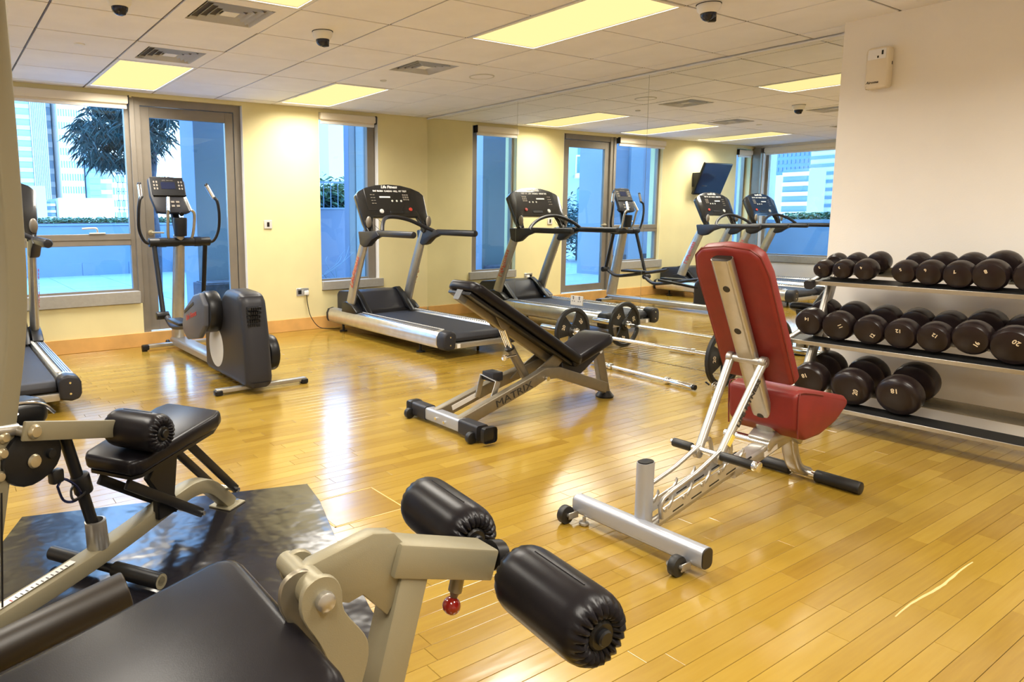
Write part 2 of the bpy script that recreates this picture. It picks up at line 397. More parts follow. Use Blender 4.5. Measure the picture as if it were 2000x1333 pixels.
VL = {(-2, 0): 'square air diffuser near the dome camera reflection, seen in the mirror', (-2, -5): 'square air diffuser over the rear left of the room', (1, -1): 'square air diffuser between the two dome cameras at the upper left', (1, 1): 'square air diffuser touching the light panel above the left window', (4, 0): 'square air diffuser between two light panels, left of the ceiling speaker'}
for v_ in vents: vent(*v_, VL.get(v_, 'square air diffuser in the left half of the ceiling, seen in the mirror'))
def dome(x, y, label, ax):
    t = thing('dome_camera', label, 'security camera', (x, y, HC), ax, 'dome security cameras')
    MB().lathe([(0.067, 0.0), (0.067, -0.0025), (0, -0.0025)], (0, 0, 0), (0, 0, 1), 28).build('shadow_ring', m_black2, t)  # dark ring imitating the shadow line between housing and ceiling
    MB().lathe([(0.062, -0.003), (0.064, -0.008), (0.060, -0.03), (0.048, -0.046), (0.044, -0.05)], (0, 0, 0), (0, 0, 1), 28).build('housing', m_white, t)
    MB().lathe([(0.043, -0.048)]+[(0.043*math.cos(a), -0.052-0.040*math.sin(a)) for a in [k*PI/16 for k in range(0, 8)]]+[(0, -0.092)], (0, 0, 0), (0, 0, 1), 24).build('dome', m_screen, t)
    MB().b2((-0.012, -0.0415, -0.095), (0.012, 0.0, -0.05), 0.004).build('lens_cover', m_black2, t)
dome(-4.09, -2.87, 'white dome camera with dark lens at the top left corner', 0.3)
dome(-2.86, -2.82, 'white dome camera hanging near the middle of the ceiling', 0.5)
dome(-1.31, -4.46, 'white dome camera at the top edge right of the large light', 0.9)
for (x, y, nm, lb) in ((-4.09, -1.69, 'smoke_detector', 'small flat white disc on the ceiling above the left window'), (-1.68, -1.675, 'sprinkler_cap', 'tiny round cap beside the light panel by the mirror')):
    t = thing(nm, lb, 'detector', (x, y, HC))
    r_ = 0.035 if 'smoke' in nm else 0.028
    MB().lathe([(r_, 0.0), (r_, -0.006), (r_*0.8, -0.009), (0, -0.0095)], (0, 0, 0), (0, 0, 1), 20).build('cover', m_white if 'smoke' in nm else m_ltgrey, t)
t = thing('ceiling_speaker', 'round flush speaker grille in the ceiling near the mirror', 'speaker', (-1.067, -2.243, HC))
MB().lathe([(0.105, 0.0), (0.105, -0.005), (0.097, -0.006), (0.095, -0.003)], (0, 0, 0), (0, 0, 1), 28).build('rim', m_ltgrey, t)
MB().lathe([(0.094, -0.0035), (0.05, -0.005), (0, -0.0055)], (0, 0, 0), (0, 0, 1), 28).build('grille', m_ceil, t)
# ---- window wall (y = 0), openings
TH = 0.22
W1 = (-4.45, -3.37, 0.42, 2.335); D1 = (-3.37, -2.30, 0.13, 2.345); W2 = (-1.44, -0.69, 0.42, 2.345); W3 = (-6.85, -6.42, 0.42, 2.335)
wb = MB()
def wallseg(mb, x0, x1, z0, z1): mb.b2((x0, 0, z0), (x1, TH, z1))
prev = XL-0.2
for (a, b_, z0, z1) in (W3, W1, D1, W2):
    if a > prev: wallseg(wb, prev, a, -0.0045, HC+0.012)
    if z0 > 0.2: wallseg(wb, a, b_, -0.0045, z0)
    wallseg(wb, a, b_, z1, HC+0.012); prev = b_
wallseg(wb, prev, 0.2, -0.0045, HC+0.012)
structure(wb, 'wall_back', m_wallw, 'cream wall with the windows and the glazed door')
MB().b2((D1[0], 0.0, -0.0045), (D1[1], TH, D1[2])).build('door_threshold', m_wallr)['kind'] = 'structure'
bpy.data.objects['door_threshold'].name = 'trim_1'
# white reveals
rv = MB(); 
for x, s_ in ((-2.30, -1), (-0.69, -1)): rv.b2((x-0.004, 0.0, 0.13 if x < -2 else 0.52), (x, 0.12, 2.34))
structure(rv, 'trim_2', m_white)
def baseboard(name, lo, hi):
    structure(MB().b2(lo, hi, 0.003, 1), name, m_bb)
baseboard('baseboard_back', (XL, -0.014, 0), (-0.012, -0.0005, 0.136))
baseboard('baseboard_left', (XL+0.0005, YB, 0), (XL+0.014, -0.015, 0.136))
def window(name, x0, x1, sill0, sill1, top, transom, plane='y', yy=0.09, fr=0.045, sillext=(0, 0), label='', mull=0.0):
    # frame set back in the opening; window local frame: u along wall, n inwards (towards the room = -y)
    w_ = tag(bpy.data.objects.new(name, None), label, 'window'); C.objects.link(w_); w_['kind'] = 'structure'; w_.location = (0, 0, 0)
    f = MB(); d0, d1 = yy, yy+0.06
    f.b2((x0, d0, sill1), (x0+fr, d1, top)); f.b2((x1-fr, d0, sill1), (x1, d1, top))
    f.b2((x0+fr, d0, top-fr), (x1-fr, d1, top)); f.b2((x0+fr, d0, sill1), (x1-fr, d1, sill1+0.02))
    if transom:
        f.b2((x0+fr, d0-0.01, transom[0]), (x1-fr, d1, transom[1]), 0.004, 1); f.b2((x0+fr, d0-0.016, transom[0]+0.055), (x1-fr, d0-0.008, transom[0]+0.06))
    f.build('window_frame', m_frame, w_)
    zs = [(sill1+0.02, transom[0]), (transom[1], top-fr)] if transom else [(sill1+0.02, top-fr)]
    for z0, z1 in zs:
        MB().b2((x0+fr, d0+0.025, z0), (x1-fr, d0+0.031, z1)).build('window_pane', m_glass, w_)
    MB().b2((x0-sillext[0], -0.03, sill0), (x1+sillext[1], TH-0.01, sill1), 0.004, 1).build('window_sill', m_sill, w_)
    return w_
w1 = window('window_1', W1[0], W1[1]-0.02, 0.425, 0.54, 2.335, (0.975, 1.085), label='large left window with a transom and grey sill', sillext=(0.05, 0.0), yy=0.05)
hd = MB().tube([(-3.86, 0.04, 1.135), (-3.76, 0.03, 1.14), (-3.735, 0.03, 1.13), (-3.73, 0.045, 1.10)], 0.009, sm=4).b2((-3.80, 0.03, 1.085), (-3.66, 0.06, 1.098), 0.003)
hd.build('window_handle', m_ltgrey, w1)
w2 = window('window_2', W2[0], W2[1], 0.425, 0.52, 2.345, None, label='narrow window left of the treadmill by the mirror', sillext=(0.0, 0.045), fr=0.03, yy=0.07)
MB().b2((W2[1]-0.115, 0.05, 0.52), (W2[1]-0.03, 0.13, 2.31)).build('window_frame', m_frame, w2)
w3 = window('window_3', W3[0], W3[1], 0.425, 0.54, 2.335, None, label='narrow window in the far left corner', fr=0.04)
# door
d_ = tag(bpy.data.objects.new('door_1', None), 'glazed door with a wide brown aluminium frame', 'door'); C.objects.link(d_); d_['kind'] = 'structure'
x0, x1, z0, z1 = D1
f = MB()
f.b2((x0, 0.03, z0), (x0+0.075, 0.11, z1)); f.b2((x1-0.075, 0.05, z0), (x1, 0.13, z1)); f.b2((x0+0.075, 0.04, z1-0.07), (x1-0.075, 0.12, z1))
f.b2((x0-0.025, 0.01, 0.42), (x0+0.02, 0.10, z1), 0.003, 1)
f.build('door_frame', m_frame, d_)
lf = MB(); a, b_ = x0+0.08, x1-0.08; zb, zt = z0+0.012, z1-0.075
lf.b2((a, 0.06, zb), (a+0.085, 0.105, zt), 0.002, 1); lf.b2((b_-0.085, 0.06, zb), (b_, 0.105, zt), 0.002, 1)
lf.b2((a+0.085, 0.06, zt-0.10), (b_-0.085, 0.105, zt), 0.002, 1); lf.b2((a+0.085, 0.06, zb), (b_-0.085, 0.105, zb+0.10), 0.002, 1)
lf.build('door_leaf', m_frame, d_)
MB().b2((a+0.085, 0.08, zb+0.10), (b_-0.085, 0.086, zt-0.10)).build('door_pane', m_glass, d_)
MB().lathe([(0.024, 0), (0.026, -0.008), (0.012, -0.012), (0.011, -0.03)], (a+0.045, 0.06, 1.09), (0, 1, 0), 18).tube([(a+0.045, 0.028, 1.09), (a+0.1, 0.022, 1.09), (a+0.16, 0.024, 1.088)], 0.009, sm=3).build('door_handle', m_gold, d_)
# blinds
def blind(x0, x1, z0, label, lo=0.03, rotm=None):
    t = thing('roller_blind', label, 'blind', ((x0+x1)/2, 0, z0), 0, 'rolled up cream roller blinds'); L = (x1-x0)/2
    MB().b2((-L, -0.045, 0.03), (L, 0.028, 0.105), 0.012, 2).build('cassette', m_blind, t)
    MB().b2((-L+0.01, -0.018, 0.012), (L-0.01, -0.008, 0.045)).build('fabric', m_blind, t)
    MB().b2((-L+0.01, -0.024, -0.012), (L-0.01, -0.002, 0.012), 0.004, 1).build('bottom_rail', m_white, t)
    MB().b2((L, -0.046, 0.02), (L+0.008, 0.03, 0.11), 0.002, 1).build('bracket', m_black2, t)
    return t
blind(-4.47, -3.41, 2.235, 'rolled up cream blind above the large left window')
blind(-1.435, -0.74, 2.235, 'rolled up cream blind above the narrow window beside the treadmill')
blind(-6.84, -6.43, 2.20, 'rolled up cream blind above the corner window, seen in the mirror')
# ---- left wall with wide window (seen in the mirror)
wl = MB(); LW = (-1.55, -0.16, 0.42, 2.335)
wl.b2((XL-TH, YB, -0.0045), (XL, LW[0], HC+0.012)); wl.b2((XL-TH, LW[0], -0.0045), (XL, LW[1], LW[2])); wl.b2((XL-TH, LW[0], LW[3]), (XL, LW[1], HC+0.012)); wl.b2((XL-TH, LW[1], -0.0045), (XL, 0.0, HC+0.012))
structure(wl, 'wall_left', m_white, 'white left wall, seen only in the mirror')
w4 = window('window_4', 0, LW[1]-LW[0], 0.425, 0.54, 2.335, None, label='wide window in the left wall, seen in the mirror', fr=0.05)
w4.location = (XL, LW[0], 0); w4.rotation_euler = (0, 0, PI/2)
bl = blind(0, 1.34, 2.235, 'rolled up cream blind above the wide left wall window'); bl.location = (XL+0.0, (LW[0]+LW[1])/2, 2.235); bl.rotation_euler = (0, 0, PI/2)
structure(MB().b2((XL+0.001, -0.15, 0.42), (XL+0.07, -0.001, 2.34)), 'trim_3', m_frame)
# ---- right wall behind the mirrors, pilaster wall, rear wall
structure(MB().b2((0.008, YB, -0.0045), (0.2, 0.0, HC+0.012)), 'wall_right', m_wallr, 'wall behind the mirrors')
structure(MB().b2((-0.24, YB, -0.0045), (0.0075, -4.676, HC+0.0)), 'wall_front', m_wallr, 'plain cream wall behind the dumbbell rack')
structure(MB().b2((XL, YB-0.2, -0.0045), (0.2, YB, HC+0.012)), 'wall_rear', m_wallr, 'plain wall behind the viewpoint')
structure(MB().b2((-0.010, -4.675, HC-0.020), (0.0, -0.001, HC-0.010)), 'trim_4', m_white)
# mirrors
ml = ['wall mirror panel next to the window wall', 'middle wall mirror panel between the two vertical joints', 'wall mirror panel beside the plain cream wall']
for k, (a, b_) in enumerate(((-1.5395, -0.0015), (-3.0885, -1.5425), (-4.6745, -3.0915))):
    t = thing('wall_mirror', ml[k], 'mirror', (0.0, (a+b_)/2, 0.004), 0, 'wall mirror panels'); h = (b_-a)/2
    MB().b2((0.0, -h, 0.0), (0.004, h, 2.368)).build('mirror_glass', m_mirror, t)
    MB().b2((0.0042, -h-0.0012, -0.002), (0.0075, h+0.0012, 2.368)).build('backing', m_mirrored, t)
# ---- wall fittings
def plate(name, label, cat, loc, w_, h, rotz=0, m=m_white, d=0.008):
    t = thing(name, label, cat, loc, rotz); MB().b2((-w_/2, -d, -h/2), (w_/2, 0, h/2), 0.003, 1).build('faceplate', m, t); return t
t = plate('wall_switch', 'single cream switch plate on the wall right of the door', 'switch', (-2.06, 0, 1.155), 0.088, 0.088, m=m_ltgrey, d=0.012)
MB().b2((-0.014, -0.015, -0.024), (0.014, -0.010, 0.024), 0.002, 1).build('rocker', m_brown, t)
t = plate('power_socket', 'double metal socket on the wall left of the treadmill', 'socket', (-1.68, 0, 0.42), 0.147, 0.086, m=m_silver2)
MB().b2((-0.055, -0.010, -0.022), (-0.015, -0.007, 0.022), 0.001, 1).build('outlet', m_black, t)
MB().b2((0.01, -0.010, -0.022), (0.05, -0.007, 0.022), 0.001, 1).build('outlet', m_black, t)
t = thing('power_plug', 'white plug in the metal wall socket with a dark cable to the treadmill', 'plug', (-1.645, -0.010, 0.412))
MB().b2((-0.024, -0.035, -0.024), (0.024, 0, 0.024), 0.006).build('plug_body', m_white, t)
MB().tube([(0, -0.02, -0.02), (0.005, -0.03, -0.12), (0.03, -0.05, -0.26), (0.10, -0.10, -0.375), (0.22, -0.14, -0.402), (0.33, -0.16, -0.403)], 0.0045, 8, sm=6).build('cable', m_black, t)
t = plate('mirror_socket', 'double white socket mounted on the mirror behind the bench', 'socket', (0.0, -2.386, 0.435), 0.146, 0.09, PI/2, m=m_ltgrey)
t.rotation_euler = (0, 0, -PI/2)
for s_ in (-0.036, 0.036):
    q = MB().b2((s_-0.004, -0.0095, 0.010), (s_+0.004, -0.007, 0.026)).b2((s_-0.017, -0.0095, -0.010), (s_-0.008, -0.007, -0.003)).b2((s_+0.008, -0.0095, -0.010), (s_+0.017, -0.007, -0.003)).b2((s_-0.006, -0.012, 0.030), (s_+0.006, -0.007, 0.038))
    q.build('outlet', m_black, t)
# air freshener dispenser
t = thing('air_freshener', 'cream wall dispenser high on the plain cream wall', 'dispenser', (-0.24, -4.90, 1.955), -PI/2)
bd = MB().prism([(-0.062, 0.012), (-0.054, 0), (0.054, 0), (0.062, 0.012), (0.062, 0.218), (0.05, 0.235), (-0.05, 0.235), (-0.062, 0.218)], (0, 0, 0), X, Z, -Y*0.068, 0.014, 3)
bd.build('cover', m_blind, t)
MB().b2((-0.05, -0.0695, 0.165), (0.045, -0.0668, 0.222), 0.001, 1).build('top_panel', m_white, t)
MB().b2((0.022, -0.071, 0.188), (0.031, -0.069, 0.212)).build('indicator_window', m_black, t)
MB().b2((0.0, -0.071, 0.172), (0.008, -0.069, 0.184)).build('nozzle', m_black, t)
text('Airoma', 0.022, (-0.018, -0.0705, 0.035), X, Z, m_brown, t, shear=0.3)
MB().b2((0.0615, -0.03, 0.13), (0.0635, -0.022, 0.148)).build('lock', m_black2, t)
# television on a tilting bracket by the window wall (seen in the mirror)
t = thing('television', 'flat black television tilted on a bracket, seen in the mirror', 'television', (-5.45, -0.20, 1.79))
rx = M.Rotation(math.radians(22), 3, 'X')
MB().box((0, 0, 0), (0.74, 0.035, 0.52), 0.006, rx).build('casing', m_black, t)
MB().box(rx @ V((0, -0.019, 0.005)), (0.715, 0.003, 0.485), 0, rx).build('screen', m_screen, t)
MB().b2((0.1, 0.02, -0.12), (0.24, 0.195, 0.10), 0.004).tube([(0.17, 0.15, 0), (0.17, 0.06, 0.02), (0.1, 0.0, 0)], 0.02, sm=3).build('bracket', m_black2, t)
# floor hatch & scratch
t = thing('floor_hatch', 'small square access hatch set in the wooden floor beyond the padded roller', 'hatch', (-3.60, -4.43, 0))
ring = MB()
for (a, b_) in (((-0.17, -0.14), (0.17, -0.134)), ((-0.17, 0.134), (0.17, 0.14)), ((-0.17, -0.14), (-0.164, 0.14)), ((0.164, -0.14), (0.17, 0.14))): ring.b2((*a, 0.0002), (*b_, 0.0012))
ring.build('frame', m_bb, t)
MB().b2((-0.16, -0.13, 0.0002), (0.16, 0.13, 0.0010)).build('lid', m_floor, t)
# ================================================================= helper: parts given in world metres
def bw(mb, name, m, parent):
    bmesh.ops.translate(mb.bm, vec=-V(parent.location), verts=mb.bm.verts); return mb.build(name, m, parent)
# ================================================================= TREADMILLS
def treadmill(loc, label):
    t = thing('treadmill', label, 'treadmill', loc, 0, 'treadmills facing the window wall')
    for s in (-1, 1):
        pr = [(0.30, 0.205), (0.315, 0.235), (0.345, 0.245), (0.405, 0.232), (0.425, 0.19), (0.425, 0.13), (0.41, 0.095), (0.36, 0.085), (0.31, 0.10)]
        q = MB().prism([(a*s, b) for a, b in pr], (0, -0.14, 0), X, Z, -Y*1.98, 0.004, 1).build('side_rail', m_silver2, t)
        g = MB()
        for k in range(44): g.b2((s*0.302, -0.66-k*0.0325, 0.238), (s*0.326, -0.676-k*0.0325, 0.247), 0.001, 1)
        g.build('rail_teeth', m_ltgrey, q)
        g = MB()
        for k in range(4): g.b2((s*(0.338+k*0.016), -0.75, 0.2425-k*0.0035), (s*(0.345+k*0.016), -2.06, 0.2475-k*0.0035), 0.001, 1)
        g.build('foot_grip', m_black2, q)
        MB().prism([(a*s*1.006, b) for a, b in pr], (0, -0.10, 0), X, Z, -Y*0.04, 0.006, 2).build('front_cap', m_black2, t)
        MB().prism([((a+0.004 if a > 0.32 else a-0.01)*s, b+(0.006 if b > 0.15 else -0.006)) for a, b in pr], (0, -2.12, 0), X, Z, -Y*0.12, 0.02, 3).build('end_cap', m_black2, t)
        MB().cyl((s*0.36, -2.241, 0.13), (s*0.36, -2.237, 0.13), 0.007, n=10).cyl((s*0.36, -2.241, 0.20), (s*0.36, -2.237, 0.20), 0.007, n=10).build('screw', m_chrome, t)
        for yf in (-0.33, -1.77):
            MB().cyl((s*0.34, yf, 0.0), (s*0.34, yf, 0.014), 0.042, n=18, bev=0.004).cyl((s*0.34, yf, 0.012), (s*0.34, yf, 0.11), 0.014, n=10).build('levelling_foot', m_black, t)
        # upright
        u_ = MB().tube([(s*0.36, -0.50, 0.225), (s*0.358, -0.60, 0.50), (s*0.354, -0.73, 0.80), (s*0.35, -0.855, 1.07)], sm=4, prof=oval(0.034, 0.066, 18), hint=(0, 1, 0), taper=(1.08, 0.92)).build('upright', m_silver, t)
        dl = V((0, -0.26, 0.57)).normalized()
        text('LifeFitness', 0.085, (s*0.3965, -0.68, 0.665), dl, V((0, dl.z, -dl.y))*(1 if s < 0 else -1), m_redtxt, u_, shear=0.3)
        MB().prism([(-0.40, 0.22), (-0.66, 0.22), (-0.72, 0.25), (-0.62, 0.315), (-0.50, 0.345), (-0.42, 0.33)], (s*0.318, 0, 0), Y, Z, X*s*0.085, 0.01, 2).build('upright_shroud', m_black, t)
        # hand rail bracket + rail
        MB().prism([(-0.76, 1.085), (-1.10, 1.09), (-1.16, 1.045), (-1.02, 1.0), (-0.93, 0.94), (-0.86, 0.925), (-0.79, 0.95)], (s*0.36-0.038, 0, 0), Y, Z, X*0.076, 0.014, 2).build('handrail_bracket', m_black2, t)
        MB().cyl((s*0.36, -1.08, 1.066), (s*0.36, -1.70, 1.060), 0.031, n=18, bev=0.012).build('handrail', m_black2, t)
        MB().sphere((s*0.365, -0.925, 1.175), 0.05, (0.62, 0.42, 1.15), 20).build('pivot_cover', m_frame, t)
    # arched heart-rate bar
    MB().tube([(-0.355, -1.16, 1.085), (-0.30, -1.08, 1.155), (-0.2, -0.98, 1.215), (-0.06, -0.95, 1.222), (0.10, -0.96, 1.19), (0.24, -0.99, 1.13), (0.35, -1.05, 1.075)], 0.019, 12, sm=5).build('pulse_bar', m_black2, t)
    # console
    O = V((0, -0.93, 1.085)); vv = V((0, 0.215, 0.465)).normalized(); nn = X.cross(vv)
    pts = [(-0.40, -0.015), (-0.335, -0.015), (-0.315, 0.09), (-0.285, 0.155), (0.285, 0.155), (0.315, 0.09), (0.335, -0.015), (0.40, -0.015), (0.425, 0.10), (0.425, 0.40), (0.375, 0.445), (0.28, 0.485), (0.15, 0.515), (0, 0.526), (-0.15, 0.515), (-0.28, 0.485), (-0.375, 0.445), (-0.425, 0.40), (-0.425, 0.10)]
    pts = [(a*(0.93+0.14*max(0, b)), b) for a, b in pts]
    c = MB().prism(pts, O, X, vv, -nn*0.055, 0.012, 2).build('console', m_gloss, t)
    P = lambda a, b, h=0.002: O+X*a+vv*b+nn*h
    rot = M((X, vv, nn)).transposed()
    MB().box(P(0, 0.345, 0.0), (0.62, 0.24, 0.003), 0.001, rot, 1).build('control_panel', m_gloss, c)
    text('Life Fitness', 0.044, P(0, 0.490, 0.0012), X, vv, m_wtxt, c, shear=0.3, bold=0.0012)
    text('FAT BURN  CARDIO  HILL  FIT TEST', 0.026, P(0, 0.442, 0.0022), X, vv, m_wtxt, c, bold=0.0006)
    MB().box(P(-0.08, 0.375, 0.003), (0.13, 0.016, 0.002), 0, rot).build('display_strip', m_wtxt, c)
    MB().box(P(0.02, 0.205, 0.002), (0.16, 0.03, 0.008), 0.003, rot, 1).build('ledge', m_rub, c)
    for k in range(3): MB().cyl(P(0.0+k*0.055, 0.332, 0.001), P(0.0+k*0.055, 0.332, 0.005), 0.011, n=14).build('round_key', m_ltgrey, c)
    for k in range(9): MB().box(P(0.15+(k % 3)*0.026, 0.40-(k//3)*0.026, 0.003), (0.02, 0.018, 0.003), 0.001, rot, 1).build('key', m_frame, c)
    for k in range(8): MB().box(P(-0.24+(k % 2)*0.03, 0.40-(k//2)*0.032, 0.003), (0.022, 0.008, 0.003), 0, rot, 1).build('key', m_frame, c)
    MB().cyl(P(-0.16, 0.215, 0.0), P(-0.16, 0.215, 0.01), 0.024, n=20, bev=0.002).build('start_button', m_ltgrey, c)
    MB().cyl(P(0.20, 0.235, 0.0), P(0.20, 0.235, 0.01), 0.02, n=20, bev=0.002).build('stop_button', m_redtxt, c)
    MB().tube([P(-0.24, 0.16, -0.01), P(-0.19, 0.05, 0.02), P(-0.25, 0.0, 0.03), P(-0.29, 0.07, 0.0)], 0.0018, 6, sm=5).build('safety_cord', m_black, t)
    # fan housing on the back of the console
    MB().sphere(P(0.22, 0.30, -0.065), 0.045, (1, 0.6, 1), 14).build('fan', m_black, c)
    # motor hood
    MB().prism([(-0.12, 0.10), (-0.12, 0.385), (-0.16, 0.425), (-0.42, 0.445), (-0.49, 0.435), (-0.66, 0.262), (-0.66, 0.215), (-0.66, 0.10)], (-0.30, 0, 0), Y, Z, X*0.60, 0.015, 2).build('motor_hood', m_black2, t)
    MB().prism([(-0.40, 0.448), (-0.50, 0.437), (-0.665, 0.26), (-0.78, 0.235), (-0.70, 0.30), (-0.58, 0.41), (-0.48, 0.468)], (0.235, 0, 0), Y, Z, X*0.066, 0.01, 2).build('hood_fin', m_black, t)
    MB().prism([(-0.40, 0.448), (-0.50, 0.437), (-0.665, 0.26), (-0.78, 0.235), (-0.70, 0.30), (-0.58, 0.41), (-0.48, 0.468)], (-0.301, 0, 0), Y, Z, X*0.066, 0.01, 2).build('hood_fin', m_black, t)
    # deck and belt
    MB().b2((-0.30, -2.10, 0.10), (0.30, -0.62, 0.195)).build('deck', m_black, t)
    MB().prism([(-0.60, 0.197), (-0.60, 0.218), (-2.12, 0.218), (-2.165, 0.205), (-2.19, 0.175), (-2.18, 0.145), (-2.15, 0.135)], (-0.288, 0, 0), Y, Z, X*0.576, 0.004, 1).build('belt', m_belt, t)
    bm_ = MB().b2((-0.30, -2.215, 0.088), (0.30, -2.175, 0.135), 0.004).build('rear_beam', m_silver, t)
    MB().b2((-0.27, -2.217, 0.094), (-0.235, -2.2145, 0.13)).build('sticker', m_wtxt, bm_)
    return t
tm0 = treadmill((-1.02, 0.0, 0), 'treadmill between the narrow window and the mirror, right of the cross trainer')
dup(tm0, (-4.72, 0.06, 0), label='treadmill at the left edge, mostly hidden by the beige upright')
dup(tm0, (-5.97, 0.06, 0), label='treadmill farthest left by the corner windows, visible only in the mirror')
# ================================================================= CROSS TRAINER
t = thing('cross_trainer', 'grey and black elliptical cross trainer in front of the glazed door', 'cross trainer', (-3.11, -1.2, 0))
B = lambda mb, n, m: bw(mb, n, m, t)
cx = -3.11
q = B(MB().beam((cx-0.30, -0.27, 0.045), (cx+0.30, -0.27, 0.045), 0.05, 0.035, 0.008), 'front_stabiliser', m_silver)
for s in (-1, 1): B(MB().beam((cx+s*0.29, -0.27, 0.035), (cx+s*0.355, -0.27, 0.035), 0.062, 0.05, 0.012).cyl((cx+s*0.33, -0.27, 0), (cx+s*0.33, -0.27, 0.02), 0.026, n=14), 'stabiliser_foot', m_black)
B(MB().beam((cx-0.345, -2.26, 0.032), (cx+0.345, -2.26, 0.032), 0.05, 0.03, 0.006), 'rear_stabiliser', m_silver)
for s in (-1, 1): B(MB().beam((cx+s*0.30, -2.265, 0.02), (cx+s*0.355, -2.265, 0.02), 0.06, 0.036, 0.01), 'rear_foot', m_black)
B(MB().prism([(-0.075, 0.035), (0.075, 0.035), (0.075, 0.085), (0.06, 0.10), (-0.06, 0.10), (-0.075, 0.085)], (cx, -0.20, 0), X, Z, -Y*1.95, 0.004, 1), 'base_rail', m_silver)
for s in (-1, 1): B(MB().cyl((cx+s*0.09, -0.235, 0.05), (cx+s*0.12, -0.235, 0.05), 0.032, n=16, bev=0.004), 'transport_wheel', m_black)
B(MB().tube([(cx, -0.215, 0.09), (cx, -0.27, 0.40), (cx, -0.34, 0.75), (cx, -0.40, 1.07)], sm=3, prof=oval(0.054, 0.072, 20), hint=(0, 1, 0), taper=(1.08, 0.9)), 'post', m_silver)
# cup holder, console
q = MB().lathe([(0.056, -0.01), (0.062, 0.14), (0.058, 0.155), (0.05, 0.15), (0.048, 0.07), (0, 0.065)], (cx, -0.45, 1.075), (0, -0.05, 1), 24)
B(q, 'cup_holder', m_black)
O = V((cx-0.055, -0.36, 1.265)); vv = V((0, 0.14, 0.30)).normalized(); nn = X.cross(vv); rot = M((X, vv, nn)).transposed()
O = O+nn*0.07
out = [(-0.14, -0.01), (-0.05, -0.02), (0.13, -0.02), (0.175, 0.0), (0.16, 0.09), (0.155, 0.15), (0.16, 0.30), (0.12, 0.335), (0, 0.35), (-0.13, 0.345), (-0.17, 0.325), (-0.175, 0.15), (-0.155, 0.06)]
c = B(MB().prism(out, O, X, vv, -nn*0.05, 0.012, 2), 'console', m_black2)
def PC(a, b, h=0.002): return O+X*a+vv*b+nn*h-V(t.location)
MB().box(PC(-0.005, 0.245, 0.0), (0.30, 0.18, 0.006), 0.002, rot, 1).build('control_panel', m_black, c)
MB().box(PC(0.0, 0.25, 0.003), (0.13, 0.07, 0.004), 0.001, rot, 1).build('display', m_screen, c)
text('Life Fitness', 0.026, PC(0, 0.325, 0.002), X, vv, m_wtxt, c, shear=0.3, bold=0.0006)
text('LEVEL  TIME  PACE', 0.012, PC(0, 0.302, 0.0035), X, vv, m_frame, c)
MB().box(PC(0, 0.148, 0.006), (0.30, 0.012, 0.02), 0.004, rot, 1).build('reading_ledge', m_black, c)
for sx_ in (-1, 1):
    for k in range(6): MB().box(PC(sx_*(0.10+(k % 2)*0.025), 0.285-(k//2)*0.033, 0.004), (0.014, 0.02, 0.003), 0.001, rot, 1).build('key', m_frame, c)
for k in range(6): MB().box(PC(-0.03+(k % 3)*0.045, 0.085-(k//3)*0.04, 0.003), (0.03, 0.02, 0.004), 0.001, rot, 1).build('key', m_frame, c)
B(MB().beam((cx, -0.40, 1.06), (cx-0.02, -0.33, 1.33), 0.07, 0.04, 0.008), 'console_neck', m_black)
B(MB().tube([(cx+0.02, -0.30, 1.31), (cx+0.02, -0.45, 1.26)], 0.02, 10, sm=1), 'cable_boot', m_black)
for s in (-1, 1):
    B(MB().tube([(cx+s*0.10, -0.42, 1.02), (cx+s*0.115, -0.46, 1.10), (cx+s*0.12, -0.50, 1.26), (cx+s*0.10-0.02, -0.52, 1.30)], 0.014, 12, sm=4), 'pulse_grip_arm', m_silver)
    B(MB().tube([(cx+s*0.10-0.02, -0.52, 1.29), (cx+s*0.075-0.025, -0.46, 1.41)], 0.017, 12, sm=1), 'pulse_grip', m_chrome)
B(MB().cyl((cx-0.28, -0.42, 1.01), (cx+0.28, -0.42, 1.01), 0.042, n=20, bev=0.008).cyl((cx-0.13, -0.42, 1.01), (cx-0.19, -0.42, 1.01), 0.046, n=20).cyl((cx+0.13, -0.42, 1.01), (cx+0.19, -0.42, 1.01), 0.046, n=20), 'pivot_tube', m_black)
for s, dy, zt in ((-1, 0.02, 0.0), (1, -0.02, 0.0)):
    B(MB().tube([(cx+s*0.25, -0.42, 1.0), (cx+s*0.31, -0.43+dy, 1.02), (cx+s*0.355, -0.44+dy, 1.12), (cx+s*0.36, -0.46+dy, 1.26), (cx+s*0.345, -0.46+dy, 1.38), (cx+s*0.335-0.02*s, -0.43+dy, 1.42)], 0.0145, 12, sm=5), 'moving_arm', m_black)
    B(MB().tube([(cx+s*0.325, -0.435+dy, 1.405), (cx+s*(0.325 if s < 0 else 0.27), -0.40+dy, 1.525)], 0.0185, 14, sm=1), 'arm_grip', m_chrome)
    B(MB().sphere((cx+s*(0.325 if s < 0 else 0.27), -0.40+dy, 1.527), 0.0195, n=12), 'grip_cap', m_black)
